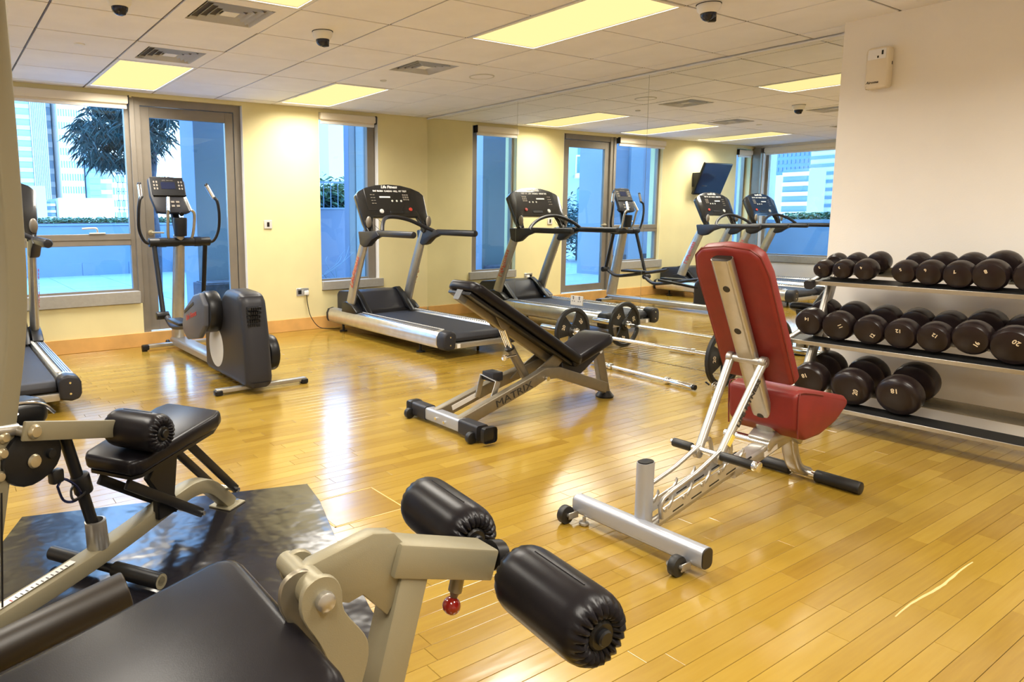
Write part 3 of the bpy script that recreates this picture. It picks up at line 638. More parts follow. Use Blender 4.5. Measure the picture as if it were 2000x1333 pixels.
# lower arms, pedal links
for s, yb, zb in ((-1, -0.62, 0.37), (1, -0.30, 0.48)):
    B(MB().tube([(cx+s*0.235, -0.42, 1.0), (cx+s*0.235, yb, zb)], 0.022, 14, sm=1), 'lower_arm', m_black)
    B(MB().cyl((cx+s*0.30, yb, zb), (cx+s*0.19, yb, zb), 0.036, n=18, bev=0.006), 'link_joint', m_black)
    yd = yb-0.55
    B(MB().tube([(cx+s*0.21, yb, zb), (cx+s*0.20, yb-0.14, zb-0.08), (cx+s*0.18, yb-0.32, zb-0.07), (cx+s*0.17, yb-0.62, zb-0.02), (cx+s*0.17, yb-0.95, zb+0.04)], 0.026, 12, sm=4, prof=oval(0.03, 0.022, 14)), 'pedal_link', m_black2)
    B(MB().b2((cx+s*0.21-0.075, yb-0.62, zb-0.02), (cx+s*0.21+0.055, yb-0.28, zb+0.01), 0.012), 'pedal', m_black)
# pedal arm shroud (grey flat sided cover with red print) and round drum
q = B(MB().prism([(a-0.09, b) for a, b in ((-1.30, 0.40), (-1.32, 0.33), (-1.42, 0.285), (-1.68, 0.33), (-1.84, 0.44), (-1.86, 0.60), (-1.76, 0.68), (-1.62, 0.655), (-1.38, 0.53))], (cx-0.30, 0, 0), Y, Z, X*0.05, 0.014, 3), 'arm_shroud', mat('slate_plastic', (0.07, 0.075, 0.095), 0.42))
text('Life Fitness', 0.06, (cx-0.3025-t.location.x, -1.64-t.location.y, 0.49), V((0, -1, 0.28)), V((0, 0.28, 1)), m_redtxt, q, shear=0.3)
B(MB().beam((cx-0.3015, -1.47, 0.50), (cx-0.3015, -1.71, 0.59), 0.003, 0.02, 0), 'shroud_slot', m_black)
B(MB().cyl((cx-0.265, -1.83, 0.535), (cx-0.16, -1.83, 0.535), 0.155, n=36, bev=0.02), 'crank_drum', m_black)
B(MB().cyl((cx+0.12, -2.03, 0.215), (cx+0.20, -2.03, 0.215), 0.135, n=36, bev=0.02).cyl((cx+0.0, -2.03, 0.215), (cx+0.14, -2.03, 0.215), 0.05, n=20), 'right_crank_disc', m_black)
# housing
h = MB(); hx0, hx1 = cx-0.17, cx+0.025
h.prism([(-1.52, 0.05), (-2.40, 0.04), (-2.43, 0.10), (-2.40, 0.40), (-2.345, 0.67), (-2.28, 0.71), (-2.02, 0.72), (-1.92, 0.66), (-1.90, 0.50), (-1.58, 0.42), (-1.52, 0.36)], (hx0, 0, 0), Y, Z, X*(hx1-hx0), 0.055, 5)
q = B(h, 'drive_housing', m_black2)
MB().lathe([(0, -0.004), (0.15, -0.003), (0.157, 0.0), (0.157, 0.006)], (hx0-t.location.x+0.001, -1.80-t.location.y, 0.262), (1, 0, 0), 36).build('disc_cover', m_ltgrey, q)
v_ = MB()
for a in range(6):
    for b_ in range(5): v_.b2((cx-0.14+a*0.016, -2.427+0.0105*b_*0.9, 0.60-b_*0.03), (cx-0.13+a*0.016, -2.36, 0.617-b_*0.03))
B(v_, 'vent_slots', m_black)
B(MB().beam((cx, -1.0, 0.36), (cx, -1.6, 0.30), 0.05, 0.03, 0.005), 'guide_link', m_black)
# ================================================================= ADJUSTABLE BENCH (grey)
t = thing('adjustable_bench', 'black padded incline bench with champagne frame in the middle of the floor', 'bench', (-2.0, -3.78, 0))
by = -3.78
fx = -2.60
B(MB().tube([(fx, -3.60, 0.058), (fx, -3.94, 0.058)], sm=1, prof=rrect(0.036, 0.036, 0.012)), 'front_crossbar', m_pale)
for s, a, b_ in ((1, -3.61, -3.47), (-1, -3.93, -4.09)):
    B(MB().tube([(fx, a, 0.058), (fx, b_, 0.058)], sm=1, prof=rrect(0.041, 0.041, 0.014)), 'rubber_sleeve', m_black2)
    B(MB().b2((fx-0.048, b_+s*0.05 if s < 0 else b_-0.01, 0.016), (fx+0.048, b_-0.06 if s < 0 else b_+0.055, 0.104), 0.018), 'end_cap', m_black)
    B(MB().cyl((fx-0.055, b_+(0.015 if s > 0 else 0.045), 0.032), (fx-0.055, b_+(-0.015 if s > 0 else 0.015), 0.032), 0.032, n=20, bev=0.004), 'transport_wheel', m_rub)
B(MB().cyl((fx-0.045, -3.72, 0.055), (fx-0.03, -3.72, 0.055), 0.009, n=10).cyl((fx-0.045, -3.80, 0.05), (fx-0.03, -3.80, 0.05), 0.009, n=10), 'bolt', m_chrome)
pr = rrect(0.024, 0.036, 0.006)
q = B(MB().tube([(fx, -3.885, 0.06), (-2.05, -3.885, 0.225), (-1.93, -3.875, 0.262), (-1.80, -3.86, 0.25), (-1.30, -3.82, 0.075)], sm=1, prof=pr, hint=(0, 0, 1)), 'main_beam', m_bench)
dl = V((0.55, 0, 0.165)).normalized()
text('MATRIX', 0.062, V((-2.20, -3.9105, 0.175))-V(t.location), dl, V((-dl.z, 0, dl.x)), m_ktxt, q, sx=1.35)
B(MB().tube([(fx, -3.67, 0.06), (-2.1, -3.67, 0.20), (-1.72, -3.72, 0.31)], sm=1, prof=pr), 'support_beam', m_bench)
B(MB().beam((-2.50, -3.696, 0.09), (-2.30, -3.696, 0.148), 0.003, 0.03, 0), 'sticker', m_wtxt)
B(MB().prism([(-2.05, 0.21), (-1.98, 0.27), (-1.74, 0.40), (-1.70, 0.34), (-1.86, 0.22)], (0, -3.70, 0), X, Z, -Y*0.012, 0.002, 1).prism([(-2.05, 0.21), (-1.98, 0.27), (-1.74, 0.40), (-1.70, 0.34), (-1.86, 0.22)], (0, -3.84, 0), X, Z, -Y*0.012, 0.002, 1), 'pivot_plate', m_bench)
# U bracket
B(MB().tube([(-2.32, -3.84, 0.12), (-2.27, -3.84, 0.245), (-2.27, -3.70, 0.265), (-2.31, -3.70, 0.13)], sm=1, prof=rrect(0.004, 0.02, 0.002)), 'seat_stop_bracket', m_silver)
B(MB().b2((-2.275, -3.80, 0.235), (-2.19, -3.70, 0.292), 0.008), 'stop_pad', m_black2)
# telescopic strut
B(MB().tube([(-1.99, by-0.03, 0.20), (-2.125, by, 0.43)], 0.028, 16, sm=1), 'strut_sleeve', m_bench)
B(MB().tube([(-2.12, by-0.013, 0.42), (-2.20, by-0.013, 0.58)], 0.0125, 12, sm=1).tube([(-2.12, by+0.02, 0.42), (-2.20, by+0.02, 0.58)], 0.0125, 12, sm=1), 'strut_rod', m_chrome)
B(MB().lathe([(0.03, -0.006), (0.032, 0), (0.03, 0.008)], (-2.125, by, 0.425), (-0.135, 0, 0.23), 18), 'strut_collar', m_black)
B(MB().prism([(-2.30, 0.67), (-2.16, 0.62), (-2.15, 0.58), (-2.21, 0.55), (-2.24, 0.57)], (0, by-0.05, 0), X, Z, Y*0.006, 0.001, 1).prism([(-2.30, 0.67), (-2.16, 0.62), (-2.15, 0.58), (-2.21, 0.55), (-2.24, 0.57)], (0, by+0.045, 0), X, Z, Y*0.006, 0.001, 1), 'strut_bracket', m_bench)
B(MB().cyl((-2.215, by-0.055, 0.385), (-2.08, by-0.02, 0.385), 0.009, n=12).lathe([(0.0, 0), (0.018, 0.002), (0.02, 0.012), (0.01, 0.02)], (-2.225, by-0.058, 0.385), (0.9, 0.2, 0), 14), 'adjuster_pin', m_chrome)
# back rail, pads
B(MB().tube([(-2.485, by, 0.765), (-1.68, by, 0.262)], sm=1, prof=rrect(0.023, 0.036, 0.006)), 'back_rail', m_bench)
B(MB().tube([(-2.525, by, 0.79), (-2.475, by, 0.759)], sm=1, prof=rrect(0.026, 0.038, 0.008)), 'rail_cap', m_slate)
dd = V((0.93, 0, -0.56)).normalized(); nn = V((0.56, 0, 0.93)).normalized()
def pad(name, o, dd, nn, L, W, T, rc, m, bev=0.018, ly=0.0):
    P_ = rrect(L/2, W/2, rc, 4)
    return MB().prism(P_, V(o)+dd*(L/2)-nn*0.0, dd, Y, nn*T, bev, 3)
B(pad('b', V((-2.525, by, 0.815)), dd, nn, 1.06, 0.27, 0.062, 0.06, m_vinyl, 0.022), 'backrest_pad', m_vinyl)
B(MB().beam((-2.52, by, 0.795), (-1.68, by, 0.288), 0.20, 0.02, 0.004, hint=(0, 0, 1)), 'backrest_board', m_black)
sd_ = V((0.93, 0, 0.36)).normalized(); sn_ = V((-0.36, 0, 0.93)).normalized()
P_ = [(0, -0.115), (0.33, -0.14), (0.38, -0.12), (0.395, 0), (0.38, 0.12), (0.33, 0.14), (0, 0.115)]
B(MB().prism(P_, (-1.665, by, 0.262), sd_, Y, sn_*0.062, 0.02, 3), 'seat_pad', m_vinyl)
B(MB().prism([(-1.70, 0.18), (-1.72, 0.30), (-1.52, 0.325), (-1.28, 0.40), (-1.30, 0.35), (-1.50, 0.22), (-1.56, 0.19)], (0, by-0.05, 0), X, Z, Y*0.10, 0.006, 1), 'seat_bracket', m_black2)
B(MB().tube([(-1.335, by, 0.345), (-1.27, by-0.02, 0.02)], sm=1, prof=rrect(0.03, 0.03, 0.008)), 'rear_leg', m_bench)
B(MB().lathe([(0.058, 0), (0.06, 0.012), (0.045, 0.03), (0.034, 0.045)], (-1.268, by-0.02, 0), (0, 0, 1), 24), 'rear_foot', m_black)
B(MB().cyl((-1.36, by-0.055, 0.33), (-1.36, by+0.055, 0.33), 0.014, n=14).cyl((-1.93, -3.92, 0.235), (-1.93, -3.905, 0.235), 0.014, n=12), 'pivot_bolt', m_chrome)
# ================================================================= RED BENCH
t = thing('upright_bench', 'red padded upright bench with pale silver frame and casters', 'bench', (-2.3, -5.33, 0))
ry = -5.33
pf = rrect(0.038, 0.026, 0.024, 5)
B(MB().tube([(-2.905, -5.045, 0.066), (-2.905, -5.615, 0.066)], sm=1, prof=rrect(0.030, 0.038, 0.022, 5)), 'front_crossbar', m_pale)
for a, b_ in ((-5.615, -5.619), (-5.045, -5.041)): B(MB().tube([(-2.905, a, 0.066), (-2.905, b_, 0.066)], sm=1, prof=rrect(0.028, 0.036, 0.021, 5)), 'end_plug', m_brown)
for yc, yf_ in ((-5.05, -0.055), (-5.555, 0.05)):
    B(MB().cyl((-2.982, yc+0.014, 0.037), (-2.982, yc-0.014, 0.037), 0.037, n=22, bev=0.004), 'caster_wheel', m_rub)
    B(MB().b2((-2.985, yc-0.022, 0.02), (-2.93, yc-0.017, 0.048), 0.002, 1).b2((-2.985, yc+0.017, 0.02), (-2.93, yc+0.022, 0.048), 0.002, 1).cyl((-2.982, yc-0.026, 0.037), (-2.982, yc+0.026, 0.037), 0.008, n=10), 'caster_bracket', m_silver)
    B(MB().cyl((-2.935, yc+yf_, 0.002), (-2.935, yc+yf_, 0.014), 0.020, n=16, bev=0.004).cyl((-2.935, yc+yf_, 0.012), (-2.935, yc+yf_, 0.034), 0.007, n=8), 'levelling_foot', m_silver)
q = B(MB().tube([(-2.868, ry, 0.085), (-2.868, ry, 0.315)], sm=1, prof=rrect(0.024, 0.036, 0.022, 5), hint=(1, 0, 0)), 'stub_post', m_pale)
B(MB().tube([(-2.868, ry, 0.314), (-2.868, ry, 0.319)], sm=1, prof=rrect(0.021, 0.033, 0.02, 5), hint=(1, 0, 0)), 'stub_plug', m_black)
B(MB().cyl((-2.894, ry, 0.15), (-2.891, ry, 0.15), 0.004, n=8), 'stub_hole', m_black)
B(MB().tube([(-2.88, ry, 0.042), (-2.30, ry, 0.165)], sm=1, prof=oval(0.021, 0.021, 14)), 'lower_tube', m_silver)
B(MB().tube([(-2.33, ry, 0.168), (-1.90, ry, 0.252)], sm=1, prof=rrect(0.036, 0.028, 0.014, 4)), 'main_beam', m_silver)
# ladder plates with hooks
for s in (-1, 1):
    ys_ = ry+s*0.033
    pl = [(-2.82, 0.075), (-2.82, 0.125), (-2.26, 0.245), (-2.26, 0.195)]
    g = MB().prism(pl, (0, ys_-0.002, 0), X, Z, Y*0.004, 0, 1)
    B(g, 'ladder_plate', m_silver2)
    for k in range(5):
        xx = -2.77+k*0.115; zz = 0.096+(xx+2.82)*0.213
        B(MB().beam((xx+0.03, ys_, zz-0.004), (xx+0.095, ys_, zz+0.010), 0.0048, 0.006, 0), 'slot', m_black)
        B(MB().prism([(0, 0), (0.012, 0.004), (0.036, 0.036), (0.03, 0.05), (0.022, 0.03), (0.0, 0.012)], (xx, ys_-0.004, zz+0.012), X, Z, Y*0.008, 0.001, 1).cyl((xx-0.02, ys_-0.006, zz+0.014), (xx-0.02, ys_+0.006, zz+0.014), 0.008, n=12), 'hook', m_silver)
    B(MB().tube([(-2.822, ry+s*0.045, 0.10), (-2.815, ry+s*0.045, 0.175), (-2.62, ry+s*0.045, 0.232), (-2.43, ry+s*0.045, 0.305), (-2.395, ry+s*0.045, 0.30), (-2.385, ry+s*0.04, 0.25)], 0.0085, 10, sm=3), 'guide_rod', m_silver)
# adjuster bar with foam grips
B(MB().cyl((-2.47, ry+0.17, 0.275), (-2.47, ry-0.20, 0.275), 0.0125, n=14), 'adjuster_bar', m_chrome)
B(MB().cyl((-2.47, ry+0.16, 0.275), (-2.47, ry+0.075, 0.275), 0.0185, n=16, bev=0.002), 'grip', m_rub)
B(MB().cyl((-2.47, ry-0.055, 0.275), (-2.47, ry-0.185, 0.275), 0.0185, n=16, bev=0.002), 'grip', m_rub)
B(MB().cyl((-2.47, ry-0.185, 0.275), (-2.47, ry-0.21, 0.275), 0.021, n=18, bev=0.003), 'end_cap', m_chrome)
for s in (-1, 1):
    a, b_ = V((-2.475, ry+s*0.045, 0.262)), V((-2.235, ry+s*0.07, 0.628))
    q = B(MB().tube([a, b_], sm=1, prof=rrect(0.0165, 0.013, 0.011, 4), hint=(1, 0, 0)).cyl(b_-Y*0.012, b_+Y*0.012, 0.024, n=18, bev=0.003).cyl(a-Y*0.012, a+Y*0.012, 0.022, n=18, bev=0.003), 'strut', m_silver)
    if s < 0:
        dl = (b_-a).normalized()
        text('LIFE FITNESS', 0.030, (a*0.42+b_*0.58)-Y*0.0175-V(t.location), dl, V((-dl.z, 0, dl.x)), m_ktxt, q, bold=0.0008, sx=1.3)
        B(MB().beam(a*0.86+b_*0.14-Y*0.017, a*0.75+b_*0.25-Y*0.018, 0.022, 0.002, 0, hint=(0, 1, 0)), 'warning_sticker', m_yel)
B(MB().cyl((-2.235, ry-0.085, 0.628), (-2.235, ry+0.085, 0.628), 0.0165, n=18), 'pivot_tube', m_silver)
# back post (flat oval) and plugs
pa, pb = V((-2.455, ry, 1.055)), V((-2.045, ry, 0.30)); pd = (pb-pa).normalized(); pn = V((pd.z, 0, -pd.x))
q = B(MB().tube([pa, pb], sm=1, prof=rrect(0.021, 0.043, 0.019, 5), hint=(0, 1, 0)), 'back_post', m_silver)
B(MB().tube([pa-pd*0.002, pa+pd*0.003], sm=1, prof=rrect(0.0185, 0.040, 0.017, 5), hint=(0, 1, 0)), 'post_plug', m_brown)
for k in (0.15, 0.385, 0.90):
    c_ = pa.lerp(pb, k); B(MB().lathe([(0.0, 0.0), (0.014, 0.0), (0.016, -0.004)], c_+pn*0.0225, pn, 18), 'hole_plug', m_brown)
# backrest
wd = pd*1.0
bn = -pn
poly = [(0.145, -0.02), (0.15, 0.0), (0.150, 0.50), (0.135, 0.585), (0.10, 0.618), (0.0, 0.630), (-0.10, 0.618), (-0.135, 0.585), (-0.150, 0.50), (-0.15, 0.0), (-0.145, -0.02)]
o_ = V((-2.185, ry, 0.525))+bn*0.038
updir = -pd
q = B(MB().prism(poly, o_, Y, updir, bn*0.062, 0.016, 3), 'backrest', m_red)
B(MB().tube([tuple(o_+Y*a*1.008+updir*b+bn*0.012) for a, b in poly[1:-1]], 0.0035, 6, sm=1), 'backrest_piping', m_reddk)
B(MB().b2((-2.16, ry-0.05, 0.60), (-2.12, ry+0.05, 0.64), 0.004), 'pad_bracket', m_silver)
# seat wedge
sp = [(-2.10, 0.335), (-2.115, 0.485), (-2.06, 0.502), (-1.88, 0.47), (-1.69, 0.425), (-1.655, 0.40), (-1.67, 0.37), (-1.76, 0.315), (-1.89, 0.278), (-2.02, 0.275)]
B(MB().prism(sp, (0, ry-0.15, 0), X, Z, Y*0.30, 0.02, 3), 'seat', m_red)
for s in (-1, 1): B(MB().tube([(a, ry+s*0.1515, b) for a, b in ((-2.085, 0.30), (-2.10, 0.47), (-2.06, 0.492), (-1.9, 0.458))], 0.003, 6, sm=2), 'seat_piping', m_reddk)
B(MB().prism([(-2.10, 0.215), (-2.11, 0.27), (-2.06, 0.30), (-1.90, 0.30), (-1.80, 0.25), (-1.84, 0.20), (-1.92, 0.25), (-2.04, 0.25)], (0, ry-0.05, 0), X, Z, Y*0.10, 0.008, 2), 'seat_bracket', m_silver)
B(MB().cyl((-2.09, ry-0.045, 0.245), (-2.09, ry+0.16, 0.245), 0.022, n=18), 'seat_roller', m_chrome)
B(MB().tube([(-1.93, ry, 0.265), (-1.86, ry, 0.225), (-1.83, ry, 0.15), (-1.78, ry, 0.075), (-1.69, ry, 0.035)], sm=4, prof=rrect(0.022, 0.034, 0.018, 4), hint=(0, 1, 0)), 'rear_leg', m_silver)
B(MB().cyl((-1.70, ry+0.14, 0.03), (-1.70, ry-0.12, 0.03), 0.017, n=16), 'rear_crossbar', m_chrome)
B(MB().cyl((-1.70, ry+0.28, 0.03), (-1.70, ry+0.06, 0.03), 0.028, n=20, bev=0.004), 'foam_sleeve', m_rub)
B(MB().cyl((-1.70, ry-0.055, 0.03), (-1.70, ry-0.245, 0.03), 0.028, n=20, bev=0.004), 'foam_sleeve', m_rub)
B(MB().beam((-2.12, ry-0.037, 0.205), (-2.02, ry-0.037, 0.226), 0.002, 0.022, 0), 'sticker', m_wtxt)
# ================================================================= DUMBBELL RACK
t = thing('dumbbell_rack', 'three shelf silver dumbbell rack along the plain cream wall', 'rack', (-0.5, -5.8, 0))
TL = math.radians(13.5); ax = V((math.cos(TL), 0, math.sin(TL))); an = V((-math.sin(TL), 0, math.cos(TL)))
Y0, Y1 = -4.72, -6.95
rows = {'top': (-0.65, 0.900), 'mid': (-0.72, 0.571), 'bot': (-0.79, 0.246)}
shelf = {}
def rail_prof(s): return None
for k, (xf, zf, rr) in {'top': (-0.645, 0.830, 0.07), 'mid': (-0.725, 0.478, 0.085), 'bot': (-0.80, 0.132, 0.105)}.items():
    f0 = V((xf, 0, zf)); ln = {'top': 0.22, 'mid': 0.25, 'bot': 0.27}[k]
    y0k = {'top': -4.78, 'mid': -4.70, 'bot': -4.70}[k]
    rm = M((ax, Y, an)).transposed()
    f = MB(); c_ = f0+ax*0.045; c_.y = (y0k+Y1)/2
    f.box(c_-an*0.002, (0.10, abs(Y1-y0k), 0.004), 0, rm)
    q = B(f, 'front_tray', m_rub)
    g = f0-ax*0.007; g.y = (y0k+Y1)/2
    bw(MB().box(g-an*0.008, (0.006, abs(Y1-y0k), 0.024), 0.001, rm, 1), 'tray_lip', m_silver, t)
    c_ = f0+ax*(ln-0.02); c_.y = (y0k+Y1)/2
    B(MB().box(c_-an*0.002, (0.07, abs(Y1-y0k), 0.004), 0, rm).box(c_+ax*0.035+an*0.014, (0.005, abs(Y1-y0k), 0.036), 0, rm), 'back_tray', m_bench)
    for yy_ in (-4.80, -6.85):
        a = f0-ax*0.03-an*0.012; b_ = f0+ax*(ln+0.05)-an*0.012; a.y = b_.y = yy_ if yy_ < -5 else y0k-0.015
        B(MB().tube([a, b_], sm=1, prof=rrect(0.022, 0.022, 0.015, 4)), 'shelf_arm', m_silver)
        e1 = a-ax*0.02; B(MB().tube([e1, a+ax*0.012], sm=1, prof=rrect(0.026, 0.026, 0.017, 4)), 'arm_cap', m_black2)
for yy_ in (-4.82, -6.87):
    B(MB().tube([(-0.80, yy_, 0.03), (-0.62, yy_, 0.45), (-0.44, yy_, 0.87)], sm=1, prof=rrect(0.02, 0.036, 0.018, 4), hint=(1, 0, 0)), 'upright', m_silver)
    B(MB().tube([(-0.56, yy_, 0.56), (-0.45, yy_, 0.35), (-0.36, yy_, 0.03)], sm=3, prof=rrect(0.016, 0.026, 0.014, 4), hint=(1, 0, 0)), 'rear_leg', m_silver)
    B(MB().tube([(-0.84, yy_, 0.018), (-0.30, yy_, 0.018)], sm=1, prof=rrect(0.017, 0.03, 0.012, 3), hint=(0, 0, 1)), 'foot', m_black2)
# dumbbells
def dumbbell(row, yc, z, r, L, num, ang, label, bs, gr):
    xf = rows[row][0]
    t_ = thing('dumbbell', label, 'dumbbell', V((xf, yc, z))+ax*(L/2), 0, gr)
    hw = L*0.33
    for s in (-1, 1):
        c0 = ax*(s*L/2)
        B2 = MB().lathe([(0, 0), (r*0.62, 0.0015), (r*0.86, 0.007), (r*0.97, 0.02), (r, 0.034), (r, hw-0.018), (r*0.95, hw-0.006), (r*0.80, hw), (0.02, hw)], c0, -ax*s, 28)
        B2.build('head', m_dumb, t_)
    g = L/2-hw
    MB().lathe([(0.0155, -g-0.004), (0.013, -g+0.012), (0.0165, 0), (0.013, g-0.012), (0.0155, g+0.004)], (0, 0, 0), ax, 16).build('handle', m_chrome, t_)
    if num:
        ra = math.radians(ang); rv_ = -Y*math.cos(ra)+an*math.sin(ra); uv = -(-Y)*math.sin(ra)*-1+an*math.cos(ra)
        uv = (-ax).cross(rv_)
        text(num, r*0.34, -ax*(L/2+0.0004)+uv*(-r*0.40), rv_, uv, m_goldtxt, t_, bold=0.0006)
T = [(-4.838, .893, .053, '2'), (-4.947, .897, .056, '3'), (-5.063, .901, .062, '4'), (-5.256, .901, .064, '5'), (-5.371, .903, .068, '6'), (-5.498, .901, .073, '7'), (-5.627, .907, .081, '8'), (-5.79, .910, .082, '9')]
TLb = ['smallest black dumbbell, at the left end of the top rack shelf', 'second dumbbell from the left end of the top rack shelf', 'third dumbbell on the top rack shelf, left of the gap', 'dumbbell just right of the gap on the top rack shelf', 'second dumbbell right of the gap on the top rack shelf', 'third dumbbell right of the gap on the top rack shelf', 'fourth dumbbell right of the gap on the top rack shelf', 'dumbbell cut by the right photo edge on the top rack shelf']
for (y_, z_, r_, n_), lb in zip(T, TLb): dumbbell('top', y_, z_, r_*0.97, 0.215+r_*0.5, n_, 200, lb, 1, 'dumbbells on the top shelf')
Mi = [(-4.816, .579, .082, '14', 175), (-4.973, .573, .086, '11', 120), (-5.138, .570, .083, '12', 60), (-5.292, .569, .083, '12', 180), (-5.441, .571, .082, '12', 150), (-5.600, .592, .088, '16', 60), (-5.765, .576, .099, '20', 150)]
MLb = ['leftmost dumbbell on the middle rack shelf', 'second dumbbell from the left on the middle rack shelf', 'third dumbbell from the left on the middle rack shelf', 'fourth dumbbell from the left on the middle rack shelf, right of centre', 'fifth dumbbell on the middle shelf, lower than its right neighbour', 'dumbbell sitting higher and farther back on the middle rack shelf', 'largest dumbbell on the middle shelf, cut by the right photo edge']
for k, ((y_, z_, r_, n_, a_), lb) in enumerate(zip(Mi, MLb)): dumbbell('mid', y_, z_, r_*0.97, 0.29, n_, a_, lb, 1, 'dumbbells on the middle shelf')
Bo = [(-4.875, .250, .098, '18', 200), (-5.095, .245, .105, '20', 80), (-5.330, .246, .110, '18', 185)]
BLb = ['leftmost dumbbell on the bottom rack shelf, partly behind the red bench', 'middle one of the three dumbbells on the bottom rack shelf', 'large dumbbell standing apart at the right on the bottom rack shelf']
for (y_, z_, r_, n_, a_), lb in zip(Bo, BLb): dumbbell('bot', y_, z_, r_*0.98, 0.31, n_, a_, lb, 1, 'dumbbells on the bottom shelf')
# ================================================================= BARBELLS
bx, bz = -0.35, 0.212
t = thing('barbell', 'loaded chrome barbell lying along the mirror behind the benches', 'barbell', (bx, -3.37, bz))
MB().cyl((0, 0.70, 0), (0, -0.70, 0), 0.0145, n=14).build('shaft', m_chrome, t)
for s in (-1, 1):
    MB().cyl((0, s*0.655, 0), (0, s*0.70, 0), 0.036, n=20, bev=0.004).build('collar', m_chrome, t)
    MB().cyl((0, s*0.69, 0), (0, s*1.08, 0), 0.025, n=18, bev=0.003).build('sleeve', m_chrome, t)
def plate_wt(yc, label, ang):
    p = thing('weight_plate', label, 'weight plate', (bx, yc, bz), 0, 'plates on the barbell')
    n = 40; bmx = MB(); Rr = 0.212
    rim = [(Rr, -0.012), (Rr, 0.012), (Rr-0.01, 0.017), (Rr-0.03, 0.017), (Rr-0.038, 0.010), (Rr-0.038, -0.010), (Rr-0.03, -0.017), (Rr-0.01, -0.017)]
    tb = bmesh.new(); rings = [[tb.verts.new((r*math.cos(2*PI*i/n), h, r*math.sin(2*PI*i/n))) for r, h in rim] for i in range(n)]
    for i in range(n):
        A_, B_ = rings[i], rings[(i+1) % n]
        for k in range(8): tb.faces.new((A_[k], A_[(k+1) % 8], B_[(k+1) % 8], B_[k]))
    bmx.add(tb); bmx.build('rim', m_rub, p)
    MB().lathe([(0.026, -0.02), (0.052, -0.02), (0.058, -0.012), (0.058, 0.012), (0.052, 0.02), (0.026, 0.02)], (0, 0, 0), (0, 1, 0), 24).build('hub', m_rub, p)
    for k in range(3):
        a0 = ang+k*2*PI/3; m_ = M.Rotation(-a0, 3, 'Y')
        pl = []
        for q in range(9):
            th = math.radians(-36+q*9); pl.append((0.178*math.cos(th), 0.178*math.sin(th)))
        pl += [(0.05*math.cos(math.radians(60)), 0.05*math.sin(math.radians(60)))] + [(0.05*math.cos(math.radians(-60)), 0.05*math.sin(math.radians(-60)))]
        MB().prism(pl, (0, -0.008, 0), m_ @ X, m_ @ Z, Y*0.016, 0.003, 1).build('spoke', m_rub, p)
        c_ = m_ @ V((0.125, 0, 0)); rr_ = m_ @ Z
        for s in (-1, 1):
            text('20', 0.048, c_+Y*s*0.0082, rr_*s, m_ @ X, m_goldtxt, p, bold=0.0008)
plate_wt(-2.66, 'black 20 weight plate on the far end of the barbell, behind the grey bench', math.radians(160))
plate_wt(-4.085, 'black weight plate on the near end of the barbell, behind the red bench', math.radians(60))
# bare short bar on the floor
t = thing('bare_bar', 'bare chrome bar lying on the floor between the two benches', 'bar', (-0.585, -3.60, 0.026), math.radians(-6))
MB().cyl((0, 0.35, 0), (0, -0.22, 0), 0.0125, n=14).build('shaft', m_chrome, t)
for s, a in ((1, 0.33), (-1, -0.2)):
    MB().cyl((0, a, 0), (0, a+s*0.035, 0), 0.026, n=20, bev=0.003).build('collar', m_chrome, t)
    MB().cyl((0, a+s*0.03, 0), (0, a+s*0.24, 0), 0.0195, n=18, bev=0.003).build('sleeve', m_chrome, t)
MB().cyl((0, -0.44, 0), (0, -0.462, 0), 0.0185, n=16).build('end_cap', m_black, t)
t = thing('spring_clip', 'small black and chrome spring collar clip at the bar end', 'clip', (-0.505, -4.13, 0.0))
MB().tube([(0.028*math.cos(a), -0.012+a*0.0026, 0.032+0.028*math.sin(a)) for a in [k*PI/6 for k in range(0, 26)]], 0.0032, 6, sm=1).build('coil', m_chrome, t)
MB().tube([(-0.028, 0.03, 0.04), (-0.045, 0.05, 0.06)], 0.006, 8, sm=1).tube([(0.028, -0.012, 0.05), (0.035, -0.035, 0.062)], 0.006, 8, sm=1).build('handle', m_black, t)
# ================================================================= RUBBER MAT
t_ = MB()
mp = [(-4.80, -3.765), (-4.2, -3.94), (-3.66, -4.10), (-3.70, -4.30), (-3.845, -4.75), (-3.96, -5.15), (-4.02, -5.45), (-5.4, -5.45), (-5.4, -4.6), (-4.885, -3.975)]
mo = t_.prism(mp, (0, 0, 0.0005), X, Y, Z*0.006, 0.0015, 1).build('rubber_mat', m_mat)
tag(mo, 'glossy black rubber mat under the leg machines', 'mat')
# ================================================================= LEG CURL STATION (left)
t = thing('leg_curl_station', 'beige leg curl station with black seat, cut by the left photo edge', 'exercise machine', (-4.94, -4.69, 0), math.atan2(0.538, 0.843))
def A(mb, n, m, p=None): return mb.build(n, m, p or t)
zo = 0.0065
A(MB().tube([(-0.75, 0, 0.05), (0, 0, 0.075), (0.40, 0, 0.105), (0.72, 0, 0.152), (0.83, 0, 0.162), (0.92, 0, 0.140), (1.0, 0, 0.075), (1.06, 0, 0.015)], sm=3, prof=rrect(0.032, 0.028, 0.006, 2), hint=(0, 0, 1)), 'base_beam', m_beige)
A(MB().b2((1.0, -0.055, zo), (1.11, 0.055, zo+0.008), 0.002, 1), 'foot_plate', m_beige)
A(MB().cyl((1.085, -0.03, 0.0145), (1.085, -0.03, 0.024), 0.009, n=6), 'foot_bolt', m_chrome)
lab = A(MB().beam((-0.03, 0, 0.1045), (0.26, 0, 0.1245), 0.026, 0.001, 0, hint=(0, 0, 1)), 'scale_label', m_wtxt)
